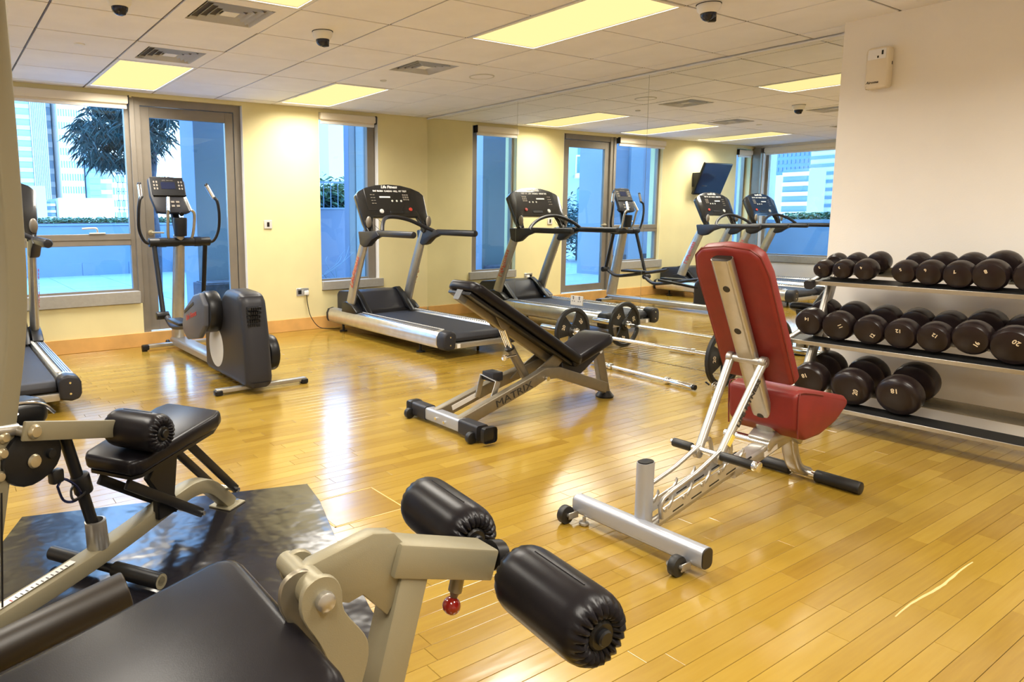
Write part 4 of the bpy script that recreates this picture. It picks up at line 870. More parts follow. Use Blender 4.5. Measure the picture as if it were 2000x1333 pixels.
for k in range(12): MB().beam((0.03+k*0.018, -0.006, 0.1095+k*0.00125), (0.033+k*0.018, -0.006, 0.1097+k*0.00125), 0.012, 0.0012, 0, hint=(0, 0, 1)).build('tick', m_ktxt if k else m_redtxt, lab)
A(MB().cyl((0.385, 0.25, 0.046), (0.385, 0.05, 0.046), 0.025, n=18), 'foot_bar', m_black)
A(MB().cyl((0.385, -0.05, 0.046), (0.385, -0.25, 0.046), 0.027, n=20).cyl((0.385, 0.05, 0.046), (0.385, -0.06, 0.046), 0.016, n=14), 'foot_bar', m_black)
A(MB().lathe([(0.0165, 0.0), (0.0165, -0.02), (0.0255, -0.0205), (0.0255, 0.0)], (0.385, -0.2505, 0.046), (0, -1, 0), 20), 'tube_end', m_beige)
A(MB().lathe([(0.034, 0), (0.036, 0.004), (0.034, 0.098), (0.026, 0.10), (0.026, 0.06), (0, 0.06)], (0.365, 0, 0.125), (-0.06, 0, 1), 22), 'strut_socket', m_silver)
A(MB().cyl((0.358, 0.005, 0.19), (0.262, 0.005, 0.555), 0.0195, n=18), 'strut', m_black)
A(MB().cyl((0.323, 0, 0.335), (0.308, 0, 0.40), 0.03, n=18, bev=0.006), 'strut_clamp', m_black)
A(MB().tube([(0.318, -0.01, 0.35), (0.295, -0.03, 0.345), (0.262, -0.02, 0.335), (0.275, 0.0, 0.365), (0.318, 0, 0.385)], 0.004, 8, sm=4), 'eye_loop', m_black)
A(MB().tube([(0.215, -0.01, 0.395), (0.232, -0.01, 0.345), (0.262, -0.015, 0.328), (0.292, -0.02, 0.338), (0.278, -0.02, 0.375), (0.238, -0.012, 0.412), (0.215, -0.01, 0.395)], 0.0042, 8, sm=4), 'carabiner', mat('blue_steel', (0.05, 0.06, 0.16), 0.25, 0.9))
A(MB().b2((0.195, -0.02, 0.405), (0.238, 0.01, 0.45), 0.008), 'cable_stop', m_black)
# cam
cp = [(0.092*math.cos(a)*(1.0 if abs(a-PI) < 1.9 else 1.2), 0.085*math.sin(a)) for a in [k*2*PI/20 for k in range(20)]]
A(MB().prism(cp, (0.130, 0.02, 0.515), X, Z, -Y*0.035, 0.008, 2), 'cam', m_black)
A(MB().lathe([(0.02, 0), (0.022, 0.004), (0.018, 0.012), (0, 0.014)], (0.135, -0.015, 0.505), (0, -1, 0), 18), 'cam_bolt', m_gold)
A(MB().lathe([(0.016, 0), (0.014, 0.01), (0, 0.012)], (0.195, -0.015, 0.51), (0, -1, 0), 14), 'cam_bolt', m_black)
A(MB().b2((0.10, 0.16, 0.54), (0.36, 0.30, 0.635), 0.04, 4), 'pulley_housing', m_black)
A(MB().tube([(0.08, 0.15, 0.635), (0.18, 0.15, 0.645), (0.30, 0.15, 0.625), (0.355, 0.15, 0.58)], 0.006, 8, sm=4).tube([(0.09, 0.15, 0.585), (0.17, 0.15, 0.59), (0.22, 0.15, 0.61)], 0.005, 8, sm=4), 'guide_rod', m_chrome)
# lever arm with roller
A(MB().beam((0.085, -0.045, 0.615), (0.42, -0.045, 0.528), 0.058, 0.014, 0.004, hint=(0, 1, 0)), 'lever_arm', m_beige)
A(MB().lathe([(0.022, 0), (0.022, 0.006), (0.016, 0.014), (0, 0.016)], (0.115, -0.052, 0.607), (0, -1, 0), 18), 'lever_bolt', m_gold)
A(MB().cyl((0.03, 0.01, 0.622), (0.10, 0.0, 0.612), 0.018, n=16).cyl((0.10, 0.03, 0.608), (0.10, -0.04, 0.608), 0.016, n=14), 'lever_hub', m_silver)
def roller(mb_c, axis, r, L, parent, name='roller_pad', folds=21):
    x_, y_, z_ = frame(V(axis)); n = folds*4; t2 = bmesh.new(); rings = []
    prof = [(0.0, 0.016, 0), (0.30, 0.014, 0), (0.38, 0.010, 0.3), (0.48, 0.003, 0.9), (0.62, 0.0, 1.2), (0.74, 0.002, 1.1), (0.85, 0.008, 0.5), (0.94, 0.018, 0.1), (0.985, 0.030, 0.0), (1.0, 0.045, 0.0)]
    def ring(rr, h, amp):
        if rr == 0: return [t2.verts.new(V(mb_c)+z_*h)]
        out = []
        for i in range(n):
            a = 2*PI*i/n; k = 1
            dh = amp*0.0035*(abs(math.sin(a*folds/2))-0.5)*2
            out.append((V(mb_c)+z_*(h+dh*(1 if h < 0 else -1)*-1))+x_*(rr*k*math.cos(a))+y_*(rr*k*math.sin(a)))
        return [t2.verts.new(p) for p in out]
    for rr, h, amp in prof: rings.append(ring(rr*r, -L/2+h, amp))
    for rr, h, amp in reversed(prof): rings.append(ring(rr*r, L/2-h, amp))
    for A_, B_ in zip(rings, rings[1:]):
        for i in range(n):
            j = (i+1) % n
            if len(A_) == 1: t2.faces.new((A_[0], B_[j], B_[i]))
            elif len(B_) == 1: t2.faces.new((A_[i], A_[j], B_[0]))
            else: t2.faces.new((A_[i], A_[j], B_[j], B_[i]))
    q = MB().add(t2).build(name, m_vinyl, parent)
    for s in (-1, 1):
        MB().lathe([(r*0.40, -0.002), (r*0.40, 0.006), (r*0.34, 0.010), (r*0.22, 0.010), (r*0.22, 0.016), (r*0.18, 0.019), (0, 0.019)], V(mb_c)+z_*s*(L/2-0.012), z_*s, 24).build('roller_cap', m_black, q)
    MB().tube([V(mb_c)+z_*(-L/2+0.05)+y_*(r*1.001), V(mb_c)+z_*(L/2-0.05)+y_*(r*1.001)], 0.0016, 6, sm=1).build('roller_seam', m_black, q)
    return q
roller((0.475, -0.10, 0.515), (0, 1, 0), 0.066, 0.225, t)
# seat A
sd_ = V((1, 0, 0.16)).normalized(); sn_ = V((-0.16, 0, 1)).normalized()
P_ = [(0.0, -0.10), (0.03, -0.125), (0.12, -0.13), (0.40, -0.15), (0.45, -0.13), (0.455, 0.13), (0.40, 0.15), (0.12, 0.13), (0.03, 0.125), (0.0, 0.10)]
A(MB().prism(P_, (0.40, -0.03, 0.375), sd_, Y, sn_*0.055, 0.016, 3), 'seat_pad', m_vinyl)
A(MB().prism(P_, (0.41, -0.03, 0.362), sd_*0.94, Y*0.9, sn_*0.012, 0.0, 1), 'seat_board', m_black)
for s in (-1, 1):
    yq = s*0.062-0.015
    A(MB().beam((0.43, yq, 0.335), (0.80, yq, 0.085), 0.036, 0.016, 0.004, hint=(0, 1, 0)), 'seat_link', m_black)
    A(MB().beam((0.74, yq, 0.385), (1.02, yq, 0.10), 0.034, 0.016, 0.004, hint=(0, 1, 0)), 'seat_link', m_black)
A(MB().prism([(0.62, 0.37), (0.72, 0.385), (0.69, 0.20), (0.72, 0.13), (0.60, 0.13), (0.60, 0.24), (0.56, 0.30)], (0, -0.02, 0), X, Z, -Y*0.03, 0.004, 1).beam((0.46, -0.02, 0.345), (0.80, -0.02, 0.415), 0.05, 0.018, 0.003), 'seat_bracket', m_black)
A(MB().cyl((1.02, -0.09, 0.10), (1.02, 0.06, 0.10), 0.009, n=12).cyl((0.80, -0.09, 0.085), (0.80, 0.06, 0.085), 0.009, n=12), 'pivot_pin', m_chrome)
# bowed post
pp = [(-0.10, 0, 0.0065), (-0.042, 0, 0.17), (0.013, 0, 0.392), (0.080, 0, 0.692), (0.120, 0, 0.88), (0.138, 0, 1.05), (0.143, 0, 1.367), (0.140, 0, 1.824), (0.140, 0, 2.10)]
pp = [(a+0.005, b+0.03, c) for a, b, c in pp]
A(MB().tube(pp, sm=4, prof=rrect(0.033, 0.03, 0.008, 3), hint=(0, 1, 0)), 'post', m_beige)
for zz, ss in ((0.60, 0.055), (0.555, 0.045), (0.49, 0.03)):
    A(MB().lathe([(0.017, 0), (0.018, 0.004), (0.012, 0.012), (0, 0.013)], (ss, -0.003, zz), (0, -1, 0), 14), 'bolt', m_gold)
A(MB().tube([(0.035, 0.0, 0.44), (0.02, -0.005, 0.30), (0.0, -0.01, 0.10)], 0.003, 6, sm=3), 'cable', m_black)
A(MB().b2((-0.55, -0.05, 0.0065), (-0.05, 0.11, 0.016), 0.002, 1), 'base_plate', m_beige)
A(MB().b2((-0.48, 0.0, 0.016), (-0.42, 0.06, 2.10), 0.006), 'rear_post', m_beige)
A(MB().b2((-0.48, 0.0, 2.04), (0.17, 0.06, 2.10), 0.006), 'top_beam', m_beige)
# ================================================================= LEG EXTENSION (foreground)
t = thing('leg_extension_machine', 'beige leg extension machine with two black roller pads in the foreground', 'exercise machine', (-4.5, -5.92, 0))
yc = -5.92
q = [(-4.553, 0.655), (-4.543, 0.662), (-4.427, 0.684), (-4.385, 0.674), (-4.356, 0.640), (-4.362, 0.579), (-4.400, 0.524), (-4.450, 0.578), (-4.478, 0.572), (-4.545, 0.600), (-4.575, 0.615), (-4.58, 0.64)]
B(MB().prism(q, (0, yc-0.022, 0), X, Z, Y*0.03, 0.003, 2), 'gusset_plate', m_beige)
d1 = V((0.24, 0, -0.075)).normalized()
B(MB().beam((-4.385, yc, 0.625), (-4.158, yc, 0.552), 0.062, 0.068, 0.005, hint=(0, 1, 0)), 'arm_beam', m_beige)
B(MB().beam((-4.345, yc, 0.585), (-4.50, yc, 0.035), 0.062, 0.06, 0.005, hint=(0, 1, 0)), 'arm_leg', m_beige)
B(MB().lathe([(0.0, 0), (0.030, 0.0), (0.032, 0.004), (0.032, 0.012), (0.03, 0.014), (0, 0.014)], (-4.540, yc+0.055, 0.626), (0, -1, 0), 26), 'pivot_disc', m_beige)
B(MB().cyl((-4.553, yc+0.06, 0.634), (-4.566, yc-0.095, 0.644), 0.020, n=20).cyl((-4.563, yc-0.03, 0.642), (-4.563, yc-0.075, 0.642), 0.028, n=22), 'pivot_boss', m_beige)
def smooth2(p, k=3):
    out = []; N_ = len(p)
    for i in range(N_):
        a, b_, c_, d_2 = (V((*p[(i+j-1) % N_], 0)) for j in range(4))
        for q_ in range(k):
            u_ = q_/k; v3 = 0.5*((2*b_)+(c_-a)*u_+(2*a-5*b_+4*c_-d_2)*u_*u_+(3*b_-a-3*c_+d_2)*u_**3); out.append((v3.x, v3.y))
    return out
plt = [(-4.602, 0.662), (-4.588, 0.679), (-4.566, 0.684), (-4.545, 0.674), (-4.534, 0.650), (-4.530, 0.615), (-4.495, 0.565), (-4.487, 0.535), (-4.494, 0.50), (-4.515, 0.455), (-4.56, 0.43), (-4.60, 0.45), (-4.565, 0.50), (-4.558, 0.53), (-4.575, 0.575), (-4.602, 0.625)]
plt = smooth2(plt)
B(MB().prism(plt, (0, yc-0.092, 0), X, Z, -Y*0.010, 0.0015, 1), 'side_plate', m_beige)
B(MB().prism(plt, (-0.012, yc-0.042, -0.01), X, Z, -Y*0.010, 0.0015, 1), 'side_plate', m_bench)
B(MB().lathe([(0.0155, 0), (0.0165, 0.004), (0.0155, 0.010), (0.012, 0.013), (0, 0.014)], (-4.566, yc-0.102, 0.645), (0, -1, 0), 22), 'pivot_bolt', m_silver)
B(MB().cyl((-4.112, yc+0.29, 0.566), (-4.150, yc-0.29, 0.536), 0.012, n=14), 'axle', m_black)
B(MB().cyl((-4.145, yc, 0.556), (-4.118, yc, 0.550), 0.03, n=16), 'axle_boss', m_black)
tt = t
def roller_w(c, axis, r, L):
    return roller(V(c)-V(tt.location), axis, r, L, tt)
roller_w((-4.143, yc-0.178, 0.541), (0.065, 1, 0.05), 0.068, 0.225)
roller_w((-4.118, yc+0.175, 0.560), (0.065, 1, 0.05), 0.066, 0.225)
B(MB().lathe([(0.0135, 0), (0.0135, 0.042), (0.009, 0.046), (0.005, 0.06)], (-4.222, yc, 0.548), (-0.25, 0, -1), 16), 'pin_housing', m_bench)
B(MB().sphere((-4.240, yc, 0.480), 0.018, n=20), 'pull_knob', m_ball)
# seat pad (tilted back) + frame
sd_ = V((-1, 0, -0.25)).normalized(); sn_ = V((-0.25, 0, 1)).normalized()
P_ = rrect(0.36, 0.235, 0.05, 4)
B(MB().prism(P_, V((-4.590, -5.925, 0.60))+sd_*0.36-sn_*0.07, sd_, Y, sn_*0.07, 0.022, 4), 'seat_pad', m_vinyl)
B(MB().prism(P_, V((-4.610, -5.925, 0.585))+sd_*0.35-sn_*0.082, sd_*0.93, Y*0.9, sn_*0.012, 0, 1), 'seat_board', m_black)
B(MB().beam((-4.62, yc, 0.47), (-5.32, yc, 0.30), 0.05, 0.06, 0.005, hint=(0, 1, 0)), 'seat_beam', m_beige)
B(MB().beam((-4.56, yc, 0.03), (-5.55, yc, 0.03), 0.06, 0.05, 0.005, hint=(0, 1, 0)), 'base_beam', m_beige)
B(MB().beam((-4.57, yc-0.055, 0.48), (-4.70, yc-0.02, 0.03), 0.05, 0.05, 0.005, hint=(0, 1, 0)), 'front_post', m_black)
B(MB().beam((-5.30, yc, 0.34), (-5.40, yc, 0.03), 0.05, 0.05, 0.005, hint=(0, 1, 0)), 'rear_post', m_beige)
B(MB().beam((-4.50, yc+0.25, 0.022), (-4.50, yc-0.25, 0.022), 0.05, 0.04, 0.005), 'front_crossbar', m_beige)
B(MB().cyl((-4.752, -5.535, 0.496), (-5.35, -5.535, 0.365), 0.036, n=24, bev=0.005), 'side_bolster', m_brown)
B(MB().beam((-5.0, -5.55, 0.42), (-5.0, yc, 0.40), 0.03, 0.03, 0.004), 'bolster_arm', m_black)
# ================================================================= EXTERIOR
m_terr = mat('terrace_tile', (0.34, 0.40, 0.42), 0.6, noise=0.06, nscale=2)  # tile colour leans blue to stand in for outdoor shade
m_para = mat('parapet_blue_shade', (0.27, 0.33, 0.38), 0.8, noise=0.05, nscale=2)  # blue of the open shade put into the wall colour
m_colw = mat('blue_shade_render', (0.25, 0.29, 0.37), 0.85, noise=0.06, nscale=1.5)  # saturated blue shade painted into the render colour
m_plant = mat('planter_stone', (0.08, 0.07, 0.09), 0.8, noise=0.3, nscale=14)
m_leaf = mat('dark_leaf', (0.045, 0.09, 0.075), 0.55, noise=0.4, nscale=9)
m_leaf2 = mat('light_leaf', (0.10, 0.18, 0.07), 0.55, noise=0.4, nscale=9)
m_bark = mat('bark', (0.11, 0.10, 0.11), 0.9, noise=0.3, nscale=12)
m_tw = mat('tower_white', (0.52, 0.53, 0.54), 0.7)
m_tb = mat('tower_blue', (0.14, 0.24, 0.33), 0.5)
m_tg = mat('tower_window', (0.12, 0.19, 0.26), 0.3)
m_tp = mat('blue_haze_render', (0.26, 0.34, 0.42), 0.7)  # pale blue carries outdoor shade and distance haze in the colour
m_roofp = mat('pink_roof', (0.40, 0.20, 0.20), 0.7)
m_canopy = mat('pale_green_canopy', (0.36, 0.46, 0.43), 0.5)
m_darkb = mat('deep_blue_glass', (0.10, 0.22, 0.48), 0.25)
# terrace slabs
tr = MB().b2((-16, TH+0.001, -0.10), (9, 9.7, -0.008)).build('terrace', m_terr); tr['kind'] = 'structure'
tj = {}
for ix in range(-8, 3):
    for iy in range(0, 9):
        x0, y0 = ix*1.0, 0.25+iy*1.05
        key = 1
        if key not in tj: tj[key] = MB().b2((0.006, 0.006, -0.008), (0.994, 1.044, 0.0), 0.002, 1).mesh('terrace_tile', m_terr)
        o = bpy.data.objects.new('terrace_tile', tj[key]); C.objects.link(o); o.parent = tr; o.location = (x0, y0, R.uniform(-0.002, 0))
def simple(mb, name, m, label, cat, group=None):
    return tag(mb.build(name, m), label, cat, group)
q = thing('parapet', 'pale blue parapet wall at the far side of the terrace', 'wall', (-2, 9.6, 0))
MB().b2((-14, 0.0, -0.008), (1.9, 0.25, 1.08), 0.01, 1).build('wall', m_para, q); MB().b2((-14, -0.02, 1.08), (1.9, 0.27, 1.12), 0.005, 1).build('coping', m_tp, q)
for k in range(12): MB().b2((-10+k*0.97, -0.012, -0.006), (-9.045+k*0.97, 0.0, 0.28), 0.003, 1).build('skirting_tile', m_para, q)
q = thing('parapet', 'pale blue terrace side wall seen through the glazed door', 'wall', (-0.1, 6, 0))
MB().b2((-0.02, -2.2, -0.008), (0.2, 3.58, 1.12), 0.01, 1).build('wall', m_para, q)
def leaves(n, cfun, L, Wd, droop=0.6, rr=R):
    vv, ff = [], []
    for k in range(n):
        c = V(cfun()); a = rr.uniform(0, 2*PI); d = V((math.cos(a), math.sin(a), -droop*rr.uniform(0.2, 1.4))).normalized()
        s = d.cross(V((rr.uniform(-1, 1), rr.uniform(-1, 1), 1))).normalized(); l = L*rr.uniform(0.6, 1.3); w_ = Wd*rr.uniform(0.7, 1.2)
        i = len(vv); m_ = c+d*l*0.45+V((0, 0, 0.03*l)); e_ = c+d*l-V((0, 0, l*0.15))
        vv += [c, m_+s*w_, e_, m_-s*w_]; ff += [(i, i+1, i+2), (i, i+2, i+3)]
    me = bpy.data.meshes.new('leaves'); me.from_pydata([tuple(v) for v in vv], [], ff); return me
def leafobj(name, me, m, parent=None):
    me.materials.append(m); o = bpy.data.objects.new(name, me); C.objects.link(o)
    if parent: o.parent = parent
    return o
q = thing('hedge', 'low green hedge growing along the top of the parapet', 'hedge', (-2, 9.75, 1.12))
MB().b2((-6, -0.05, 0.001), (2, 0.6, 0.02)).build('soil', m_bark, q)
o = leafobj('foliage', leaves(7000, lambda: (R.uniform(-6, 2), R.uniform(0, 0.55), R.uniform(-0.02, 0.10)+0.05*R.random()), 0.10, 0.02, 0.1), m_leaf2, q); o['kind'] = 'stuff'
# tree by the door
q = thing('tree', 'tree with long drooping narrow leaves outside the left window', 'tree', (-1.95, 5.0, 0))
MB().tube([(0, 0, 0), (0.03, 0, 0.9), (-0.02, 0, 1.6), (0.05, 0, 2.2), (0.0, 0, 2.9)], 0.10, 12, sm=4, taper=(1.1, 0.7)).build('trunk', m_bark, q)
for k, e_ in enumerate(((-0.9, 0.1, 2.9), (-0.5, -0.3, 3.1), (0.4, 0.2, 3.0), (-1.1, 0.3, 2.6))): MB().tube([(0, 0, 1.9+0.15*k), (e_[0]*0.5, e_[1]*0.5, 2.45), e_], 0.035, 8, sm=3, taper=(1.2, 0.4)).build('branch', m_bark, q)
def crown():
    while True:
        p = V((R.uniform(-1, 1), R.uniform(-1, 1), R.uniform(-1, 1)))
        if p.length < 1:
            hole = math.sin(p.x*7.0+1.3)*math.cos(p.y*6+0.4)+math.sin(p.z*8+p.x*4)
            if hole > 0.75: continue
            return (-0.35+p.x*0.82, p.y*0.7, 2.66+p.z*0.60+0.18*p.x)
o = leafobj('foliage', leaves(3600, crown, 0.24, 0.013, 1.0), m_leaf, q); o['kind'] = 'stuff'
# columns just outside, planter
q = thing('column', 'blue-grey rendered column seen through the glazed door', 'column', (-2.13, 1.35, 0))
MB().b2((-0.33, -0.25, -0.008), (0.33, 0.25, 3.4), 0.004, 1).build('shaft', m_colw, q)
MB().b2((-0.345, -0.265, -0.006), (0.345, 0.265, 0.12), 0.004, 1).build('plinth', m_plant, q)
q = thing('column', 'blue-grey rendered column seen at the right of the narrow window', 'column', (0.05, 1.35, 0))
MB().b2((-0.50, -0.25, -0.008), (0.60, -0.12, 3.4), 0.004, 1).build('shaft', m_colw, q)
MB().b2((-0.40, -0.262, -0.006), (-0.30, -0.25, 3.3), 0.002, 1).build('groove_strip', m_tp, q)
q = thing('planter', 'dark speckled stone planter at the foot of the column', 'planter', (-2.18, 0.86, 0))
MB().b2((-0.36, -0.22, -0.006), (0.36, 0.22, 0.50), 0.006, 1).build('box', m_plant, q); MB().b2((-0.33, -0.19, 0.50), (0.33, 0.19, 0.51)).build('soil', m_bark, q)
q = thing('planter_wall', 'blue rendered low wall with plants beyond the narrow window', 'wall', (-0.7, 2.4, 0))
MB().b2((-1.05, -0.1, -0.008), (1.6, 0.1, 1.34), 0.006, 1).build('wall', m_colw, q); MB().b2((-1.06, -0.12, 1.34), (1.6, 0.12, 1.365), 0.004, 1).build('coping', m_tp, q)
q = thing('shrub', 'bushy shrub behind the low wall, seen through the narrow window', 'shrub', (0.35, 3.25, 0))
MB().tube([(0, 0, 0), (0.02, 0, 1.3)], 0.03, 8, sm=1).build('stem', m_bark, q)
o = leafobj('foliage', leaves(1500, lambda: (R.gauss(0.1, 0.28), R.gauss(0, 0.15), R.gauss(1.52, 0.13)), 0.16, 0.02, 0.3), m_leaf2, q); o['kind'] = 'stuff'
o = leafobj('dark_foliage', leaves(900, lambda: (R.gauss(-0.15, 0.22), R.gauss(-0.1, 0.1), R.gauss(1.42, 0.08)), 0.16, 0.02, 0.3), m_leaf, q); o['kind'] = 'stuff'
q = thing('railing', 'thin pale railing on the low wall outside the narrow window', 'railing', (-0.7, 2.4, 1.365))
for k in range(22): MB().cyl((-1.0+k*0.12, 0, 0), (-1.0+k*0.12, 0, 0.36), 0.006, n=6).build('baluster', m_tp, q)
MB().b2((-1.02, -0.012, 0.36), (1.6, 0.012, 0.385)).build('top_rail', m_tp, q)
q = thing('bare_shrub', 'leafless twigs in the planting bed under the narrow window', 'plant', (-0.95, 0.85, 0))
for k in range(9):
    a = R.uniform(-0.6, 0.6); MB().tube([(R.uniform(-.3, .3), 0, 0.0), (a*0.5, R.uniform(-.1, .1), 0.42), (a, R.uniform(-.2, .2), R.uniform(0.55, 0.85))], 0.006, 6, sm=3, taper=(1, 0.4)).build('twig', m_tp, q)
q = thing('planting_bed', 'planting bed outside the narrow window', 'planter', (-0.9, 0.85, 0))
MB().b2((-0.8, -0.3, -0.006), (0.8, 0.3, 0.42), 0.01, 1).build('bed_wall', m_plant, q)
bpy.data.objects['bare_shrub'].location.z = 0.42
bpy.data.objects['bare_shrub'].scale = (1, 1, 0.55)
# far objects: towers, distance haze put into their pale colours
def tower(name, label, x0, x1, y, h, d, m, bands='grid', bm_=None, z0=-30, nb=(12, 60), fl=None, group='distant towers'):
    q = thing(name, label, 'building', ((x0+x1)/2, y, z0), 0, group); w_ = (x1-x0)/2
    MB().b2((-w_, 0, 0), (w_, d, h-z0)).build('wall', m, q)
    g = MB(); bm2 = bmesh.new()
    nx, nz = nb; H = h-z0
    vs, fs = [], []
    def quad(a, b_, c0, c1, yy):
        i = len(vs); vs.extend([(a, yy, c0), (b_, yy, c0), (b_, yy, c1), (a, yy, c1)]); fs.append((i, i+1, i+2, i+3))
    def boxq(a, b_, c0, c1, y0_, y1_):
        i = len(vs); vs.extend([(a, y1_, c0), (b_, y1_, c0), (b_, y1_, c1), (a, y1_, c1), (a, y0_, c0), (b_, y0_, c0), (b_, y0_, c1), (a, y0_, c1)])
        fs.extend([(i+4, i+5, i+6, i+7), (i, i+4, i+7, i+3), (i+5, i+1, i+2, i+6), (i+3, i+7, i+6, i+2), (i, i+1, i+5, i+4)])
    if bands == 'grid':
        for a in range(nx):
            for b_ in range(nz):
                x_ = -w_+(a+0.25)*2*w_/nx; z_ = (b_+0.25)*H/nz; boxq(x_, x_+w_/nx*1.1, z_, z_+H/nz*0.55, -0.04, 0.02)
    elif bands == 'fins':
        for a in range(nx):
            x_ = -w_+(a+0.25)*2*w_/nx; boxq(x_, x_+w_/nx*0.8, 0, H, -0.25, 0.0)
    elif bands == 'floors':
        for b_ in range(nz):
            z_ = (b_+0.3)*H/nz; boxq(-w_*0.995, w_*0.995, z_, z_+H/nz*0.4, -0.12, 0.0)
    me = bpy.data.meshes.new('windows'); me.from_pydata(vs, [], fs); me.materials.append(bm_ or m_tg)
    o = bpy.data.objects.new('windows', me); C.objects.link(o); o.parent = q; o['kind'] = 'stuff'; return q
tower('tower', 'tall blue tower at the far left of the left window', 3.6, 4.95, 80, 60, 12, m_tb, 'floors', m_tp, nb=(1, 80))
tower('tower', 'white tower with vertical ribs in the left window', 5.0, 6.6, 80, 60, 12, m_tw, 'fins', m_tp, nb=(9, 1))
tower('tower', 'slim pale blue tower between the ribbed and the gridded tower', 6.75, 7.6, 84, 60, 12, m_tp, 'floors', m_tw, nb=(1, 60))
tower('tower', 'broad white tower with a grid of small windows', 7.7, 10.1, 80, 60, 12, m_tw, 'grid', m_tg, nb=(9, 64))
tower('tower', 'shorter blue tower right of the gridded tower', 10.25, 11.4, 78, 8.6, 10, m_tb, 'floors', m_tg, nb=(1, 30))
tower('tower', 'pale cyan tower behind the tree', 11.6, 13.4, 82, 12.5, 10, m_tp, 'floors', m_tw, nb=(1, 34))
tower('tower', 'light tower with dark floor lines under the tree', 13.6, 15.4, 84, 8.2, 10, m_tw, 'grid', m_tb, nb=(6, 26))
tower('low_building', 'low pale grey block at the left behind the parapet', -0.3, 0.95, 40, 3.2, 6, m_tp, None, nb=(1, 1), group='low buildings beyond the terrace')
tower('low_building', 'low blue block with white floor lines behind the parapet', 1.0, 1.55, 41, 2.3, 6, m_tb, 'floors', m_tw, nb=(1, 16), z0=-4, group='low buildings beyond the terrace')
tower('low_building', 'low bright white building behind the parapet', 1.6, 4.8, 40, 2.5, 6, m_tw, None, nb=(1, 1), group='low buildings beyond the terrace')
q = thing('scaffold_tower', 'steel lattice frame beyond the parapet under the tree', 'scaffold', (5.6, 40, -3))
for k in range(5): MB().b2((-0.55+k*0.3, 0, 0), (-0.5+k*0.3, 0.06, 8.0)).build('mast', m_tg, q)
for k in range(14): MB().b2((-0.6, 0, 0.3+k*0.56), (0.75, 0.05, 0.36+k*0.56)).build('ledger', m_tg, q)
# seen through the narrow window: pale block, pink roof, canopy
q = thing('white_house', 'pale white house block seen through the narrow window', 'building', (14.5, 24, -3))
MB().b2((-3.0, 0, 5.4), (0.1, 4, 9.2)).build('upper_wall', m_tp, q); MB().b2((-3.2, -0.1, 9.2), (0.3, 4.1, 9.45)).build('roof_edge', m_tw, q); MB().b2((-0.1, -0.1, 5.4), (0.22, 4.0, 9.2)).build('corner_strip', m_tw, q)
MB().b2((-5, 1, 0), (4, 5, 5.4)).build('lower_wall', m_roofp, q)
q = thing('canopy_roof', 'pale green ribbed canopy roof beyond the railing', 'roof', (5.2, 11, 0))
MB().prism([(-2.4, 1.1), (-2.4, 1.16), (0, 2.22), (3.2, 1.6), (3.2, 1.1)], (0, 0, 0), X, Z, Y*2.5, 0, 1).build('roof_panel', m_canopy, q)
for k in range(9):
    MB().beam((-2.3+k*0.5, -0.02, 1.2+0.42*min(k*0.5, 2.3)), (-2.3+k*0.5+0.02, 2.5, 1.25+0.42*min(k*0.5, 2.3)), 0.05, 0.06).build('rib', m_tw, q)
# left wing and balcony buildings (seen in the mirror)
q = thing('terrace_wing', 'blue rendered side wing left of the terrace, seen in the mirror', 'building', (-9.8, 3.25, 0))
MB().b2((-3.2, -0.35, -0.008), (3.2, 0.35, 3.6)).build('wall', m_colw, q); MB().b2((2.1, -0.41, 0), (2.5, -0.35, 3.6)).build('pilaster', m_tp, q); MB().b2((-3.2, -0.37, 0), (3.21, -0.35, 0.4)).build('plinth', m_plant, q)
def balcony_block(loc, rz, w_, nfl, label, m, z0=-6, fh=3.0):
    q = thing('balcony_building', label, 'building', loc, rz, 'balcony buildings seen in the mirror')
    MB().b2((-w_/2, 0, z0), (w_/2, 8, nfl*fh)).build('wall', m, q)
    for k in range(nfl+1):
        z_ = z0+k*fh
        for c_ in (-w_*0.25, w_*0.25):
            f_ = MB().b2((c_-w_*0.17, -0.03, z_+0.3), (c_+w_*0.17, 0.02, z_+2.5)).build('window', m_darkb, q)
            MB().b2((c_-w_*0.2, -1.1, z_), (c_+w_*0.2, 0.0, z_+0.18)).build('balcony_slab', m_tw, q)
            MB().b2((c_-w_*0.2, -1.12, z_+0.95), (c_+w_*0.2, -1.07, z_+1.02)).b2((c_-w_*0.2, -1.1, z_+0.2), (c_-w_*0.2+0.04, -1.05, z_+1.0)).b2((c_+w_*0.2-0.04, -1.1, z_+0.2), (c_+w_*0.2, -1.05, z_+1.0)).build('balcony_rail', m_tw, q)
    return q
balcony_block((-20.9, 17.2, 0), math.radians(45), 5, 5, 'pale balcony building seen in the mirror through the door glass', m_tp)
tower('glass_building', 'cyan glass building seen in the mirror through the narrow window', -12.77, -9.4, 14.0, 9, 4, m_tb, 'grid', m_tw, z0=-5, nb=(6, 15), group='buildings seen in the mirror')
q = tower('tower', 'white tower with blue window bands seen in the mirror through the left wall window', -1.0, 1.0, 0, 40, 6, m_tw, 'floors', m_tg, z0=-10, nb=(1, 100), group='buildings seen in the mirror'); q.location = (-42, 15.55, -10); q.rotation_euler = (0, 0, math.radians(90))
q = tower('curved_balcony_tower', 'low white block with deep balconies in front of the banded tower, seen in the mirror', -0.75, 0.75, 0, 3.9, 2.0, m_tg, 'floors', m_tw, z0=-9, nb=(1, 22), group='buildings seen in the mirror'); q.location = (-38.5, 15.6, -9); q.rotation_euler = (0, 0, math.radians(90))
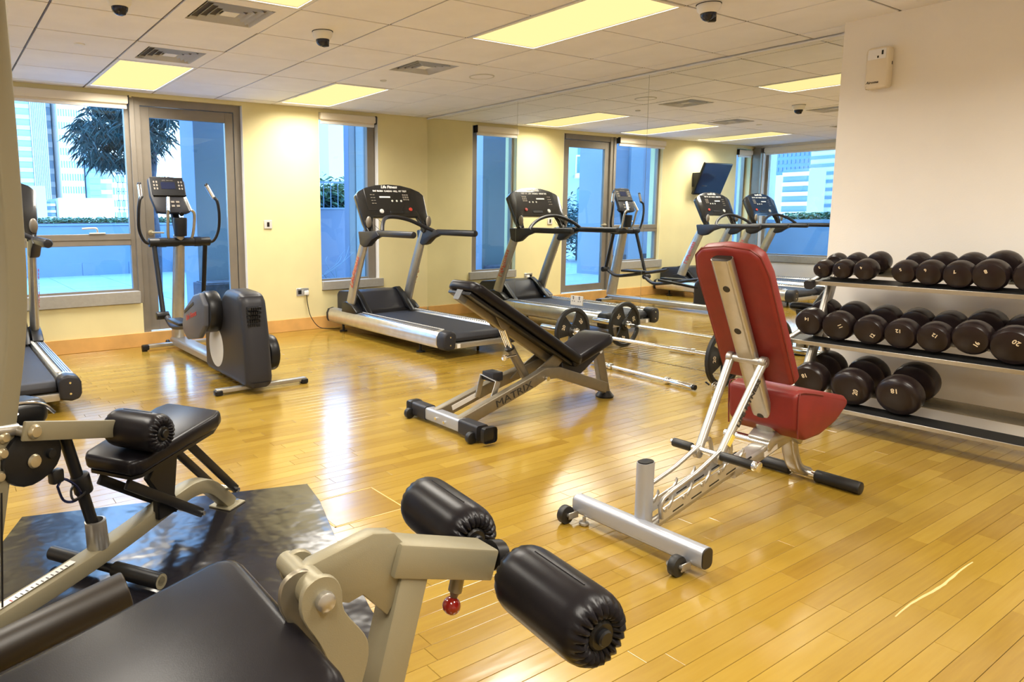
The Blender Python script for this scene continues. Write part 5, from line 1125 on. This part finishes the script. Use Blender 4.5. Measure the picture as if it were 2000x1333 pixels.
q = tower('slab_building', 'dark blue slab building seen in the mirror through the left wall window', -1.7, 1.7, 0, 5.5, 2.0, m_darkb, 'grid', m_tg, z0=-9, nb=(12, 30), group='buildings seen in the mirror'); q.location = (-44.5, 19.0, -9); q.rotation_euler = (0, 0, math.radians(90))
q = tower('white_block', 'plain white block in front of the dark slab building, seen in the mirror', -0.7, 0.7, 0, 3.7, 1.5, m_tw, None, m_tg, z0=-9, nb=(1, 1), group='buildings seen in the mirror'); q.location = (-40.5, 17.9, -9); q.rotation_euler = (0, 0, math.radians(90))
q = tower('blue_block', 'pale blue block at the left of the left wall window, seen in the mirror', -2.0, 2.0, 0, 3.6, 1.5, m_tp, None, m_tg, z0=-9, nb=(1, 1), group='buildings seen in the mirror'); q.location = (-42.2, 20.4, -9); q.rotation_euler = (0, 0, math.radians(90))
# planting along the left parapet in the mirror view
q = thing('parapet', 'blue terrace parapet outside the left wall window, seen in the mirror', 'wall', (-12.3, 0, 0))
MB().b2((-0.2, -8, -0.008), (0.0, 2.85, 1.10), 0.01, 1).build('wall', m_para, q)
q = thing('hedge', 'hedge on the parapet outside the left wall window, seen in the mirror', 'hedge', (-12.6, 0, 1.05))
MB().b2((-0.4, -8, -0.05), (0.1, 2.8, 0.0)).build('soil', m_bark, q)
o = leafobj('foliage', leaves(3500, lambda: (R.uniform(-0.3, 0.1), R.uniform(-3, 2.5), R.uniform(0, 0.22)), 0.12, 0.025, 0.1), m_leaf2, q); o['kind'] = 'stuff'
q = thing('shrub', 'leafy shrub outside the door glass, seen in the mirror', 'shrub', (-9.9, 6.6, 0))
o = leafobj('foliage', leaves(2500, lambda: (max(-1, min(1, R.gauss(0, 0.6))), max(-1, min(1, R.gauss(0, 0.6))), R.gauss(1.0, 0.35)), 0.18, 0.03, 0.3), m_leaf, q); o['kind'] = 'stuff'
MB().cyl((0, 0, 0), (0, 0, 1.0), 0.04, n=8).build('stem', m_bark, q)
# unseen building mass above the gym, added and sized to shade the terrace
structure(MB().b2((-12.4, -9.6, HC+0.25), (5, 0.35, 9.0)), 'shade_mass_upper', m_colw)
structure(MB().b2((-17, -14, -0.3), (-12.5+0.0, 3.0, -0.11)), 'trim_5', m_terr)
structure(MB().b2((-12.5, -9.6, -0.30), (XL-TH-0.001, TH, -0.10)), 'trim_6', m_terr)
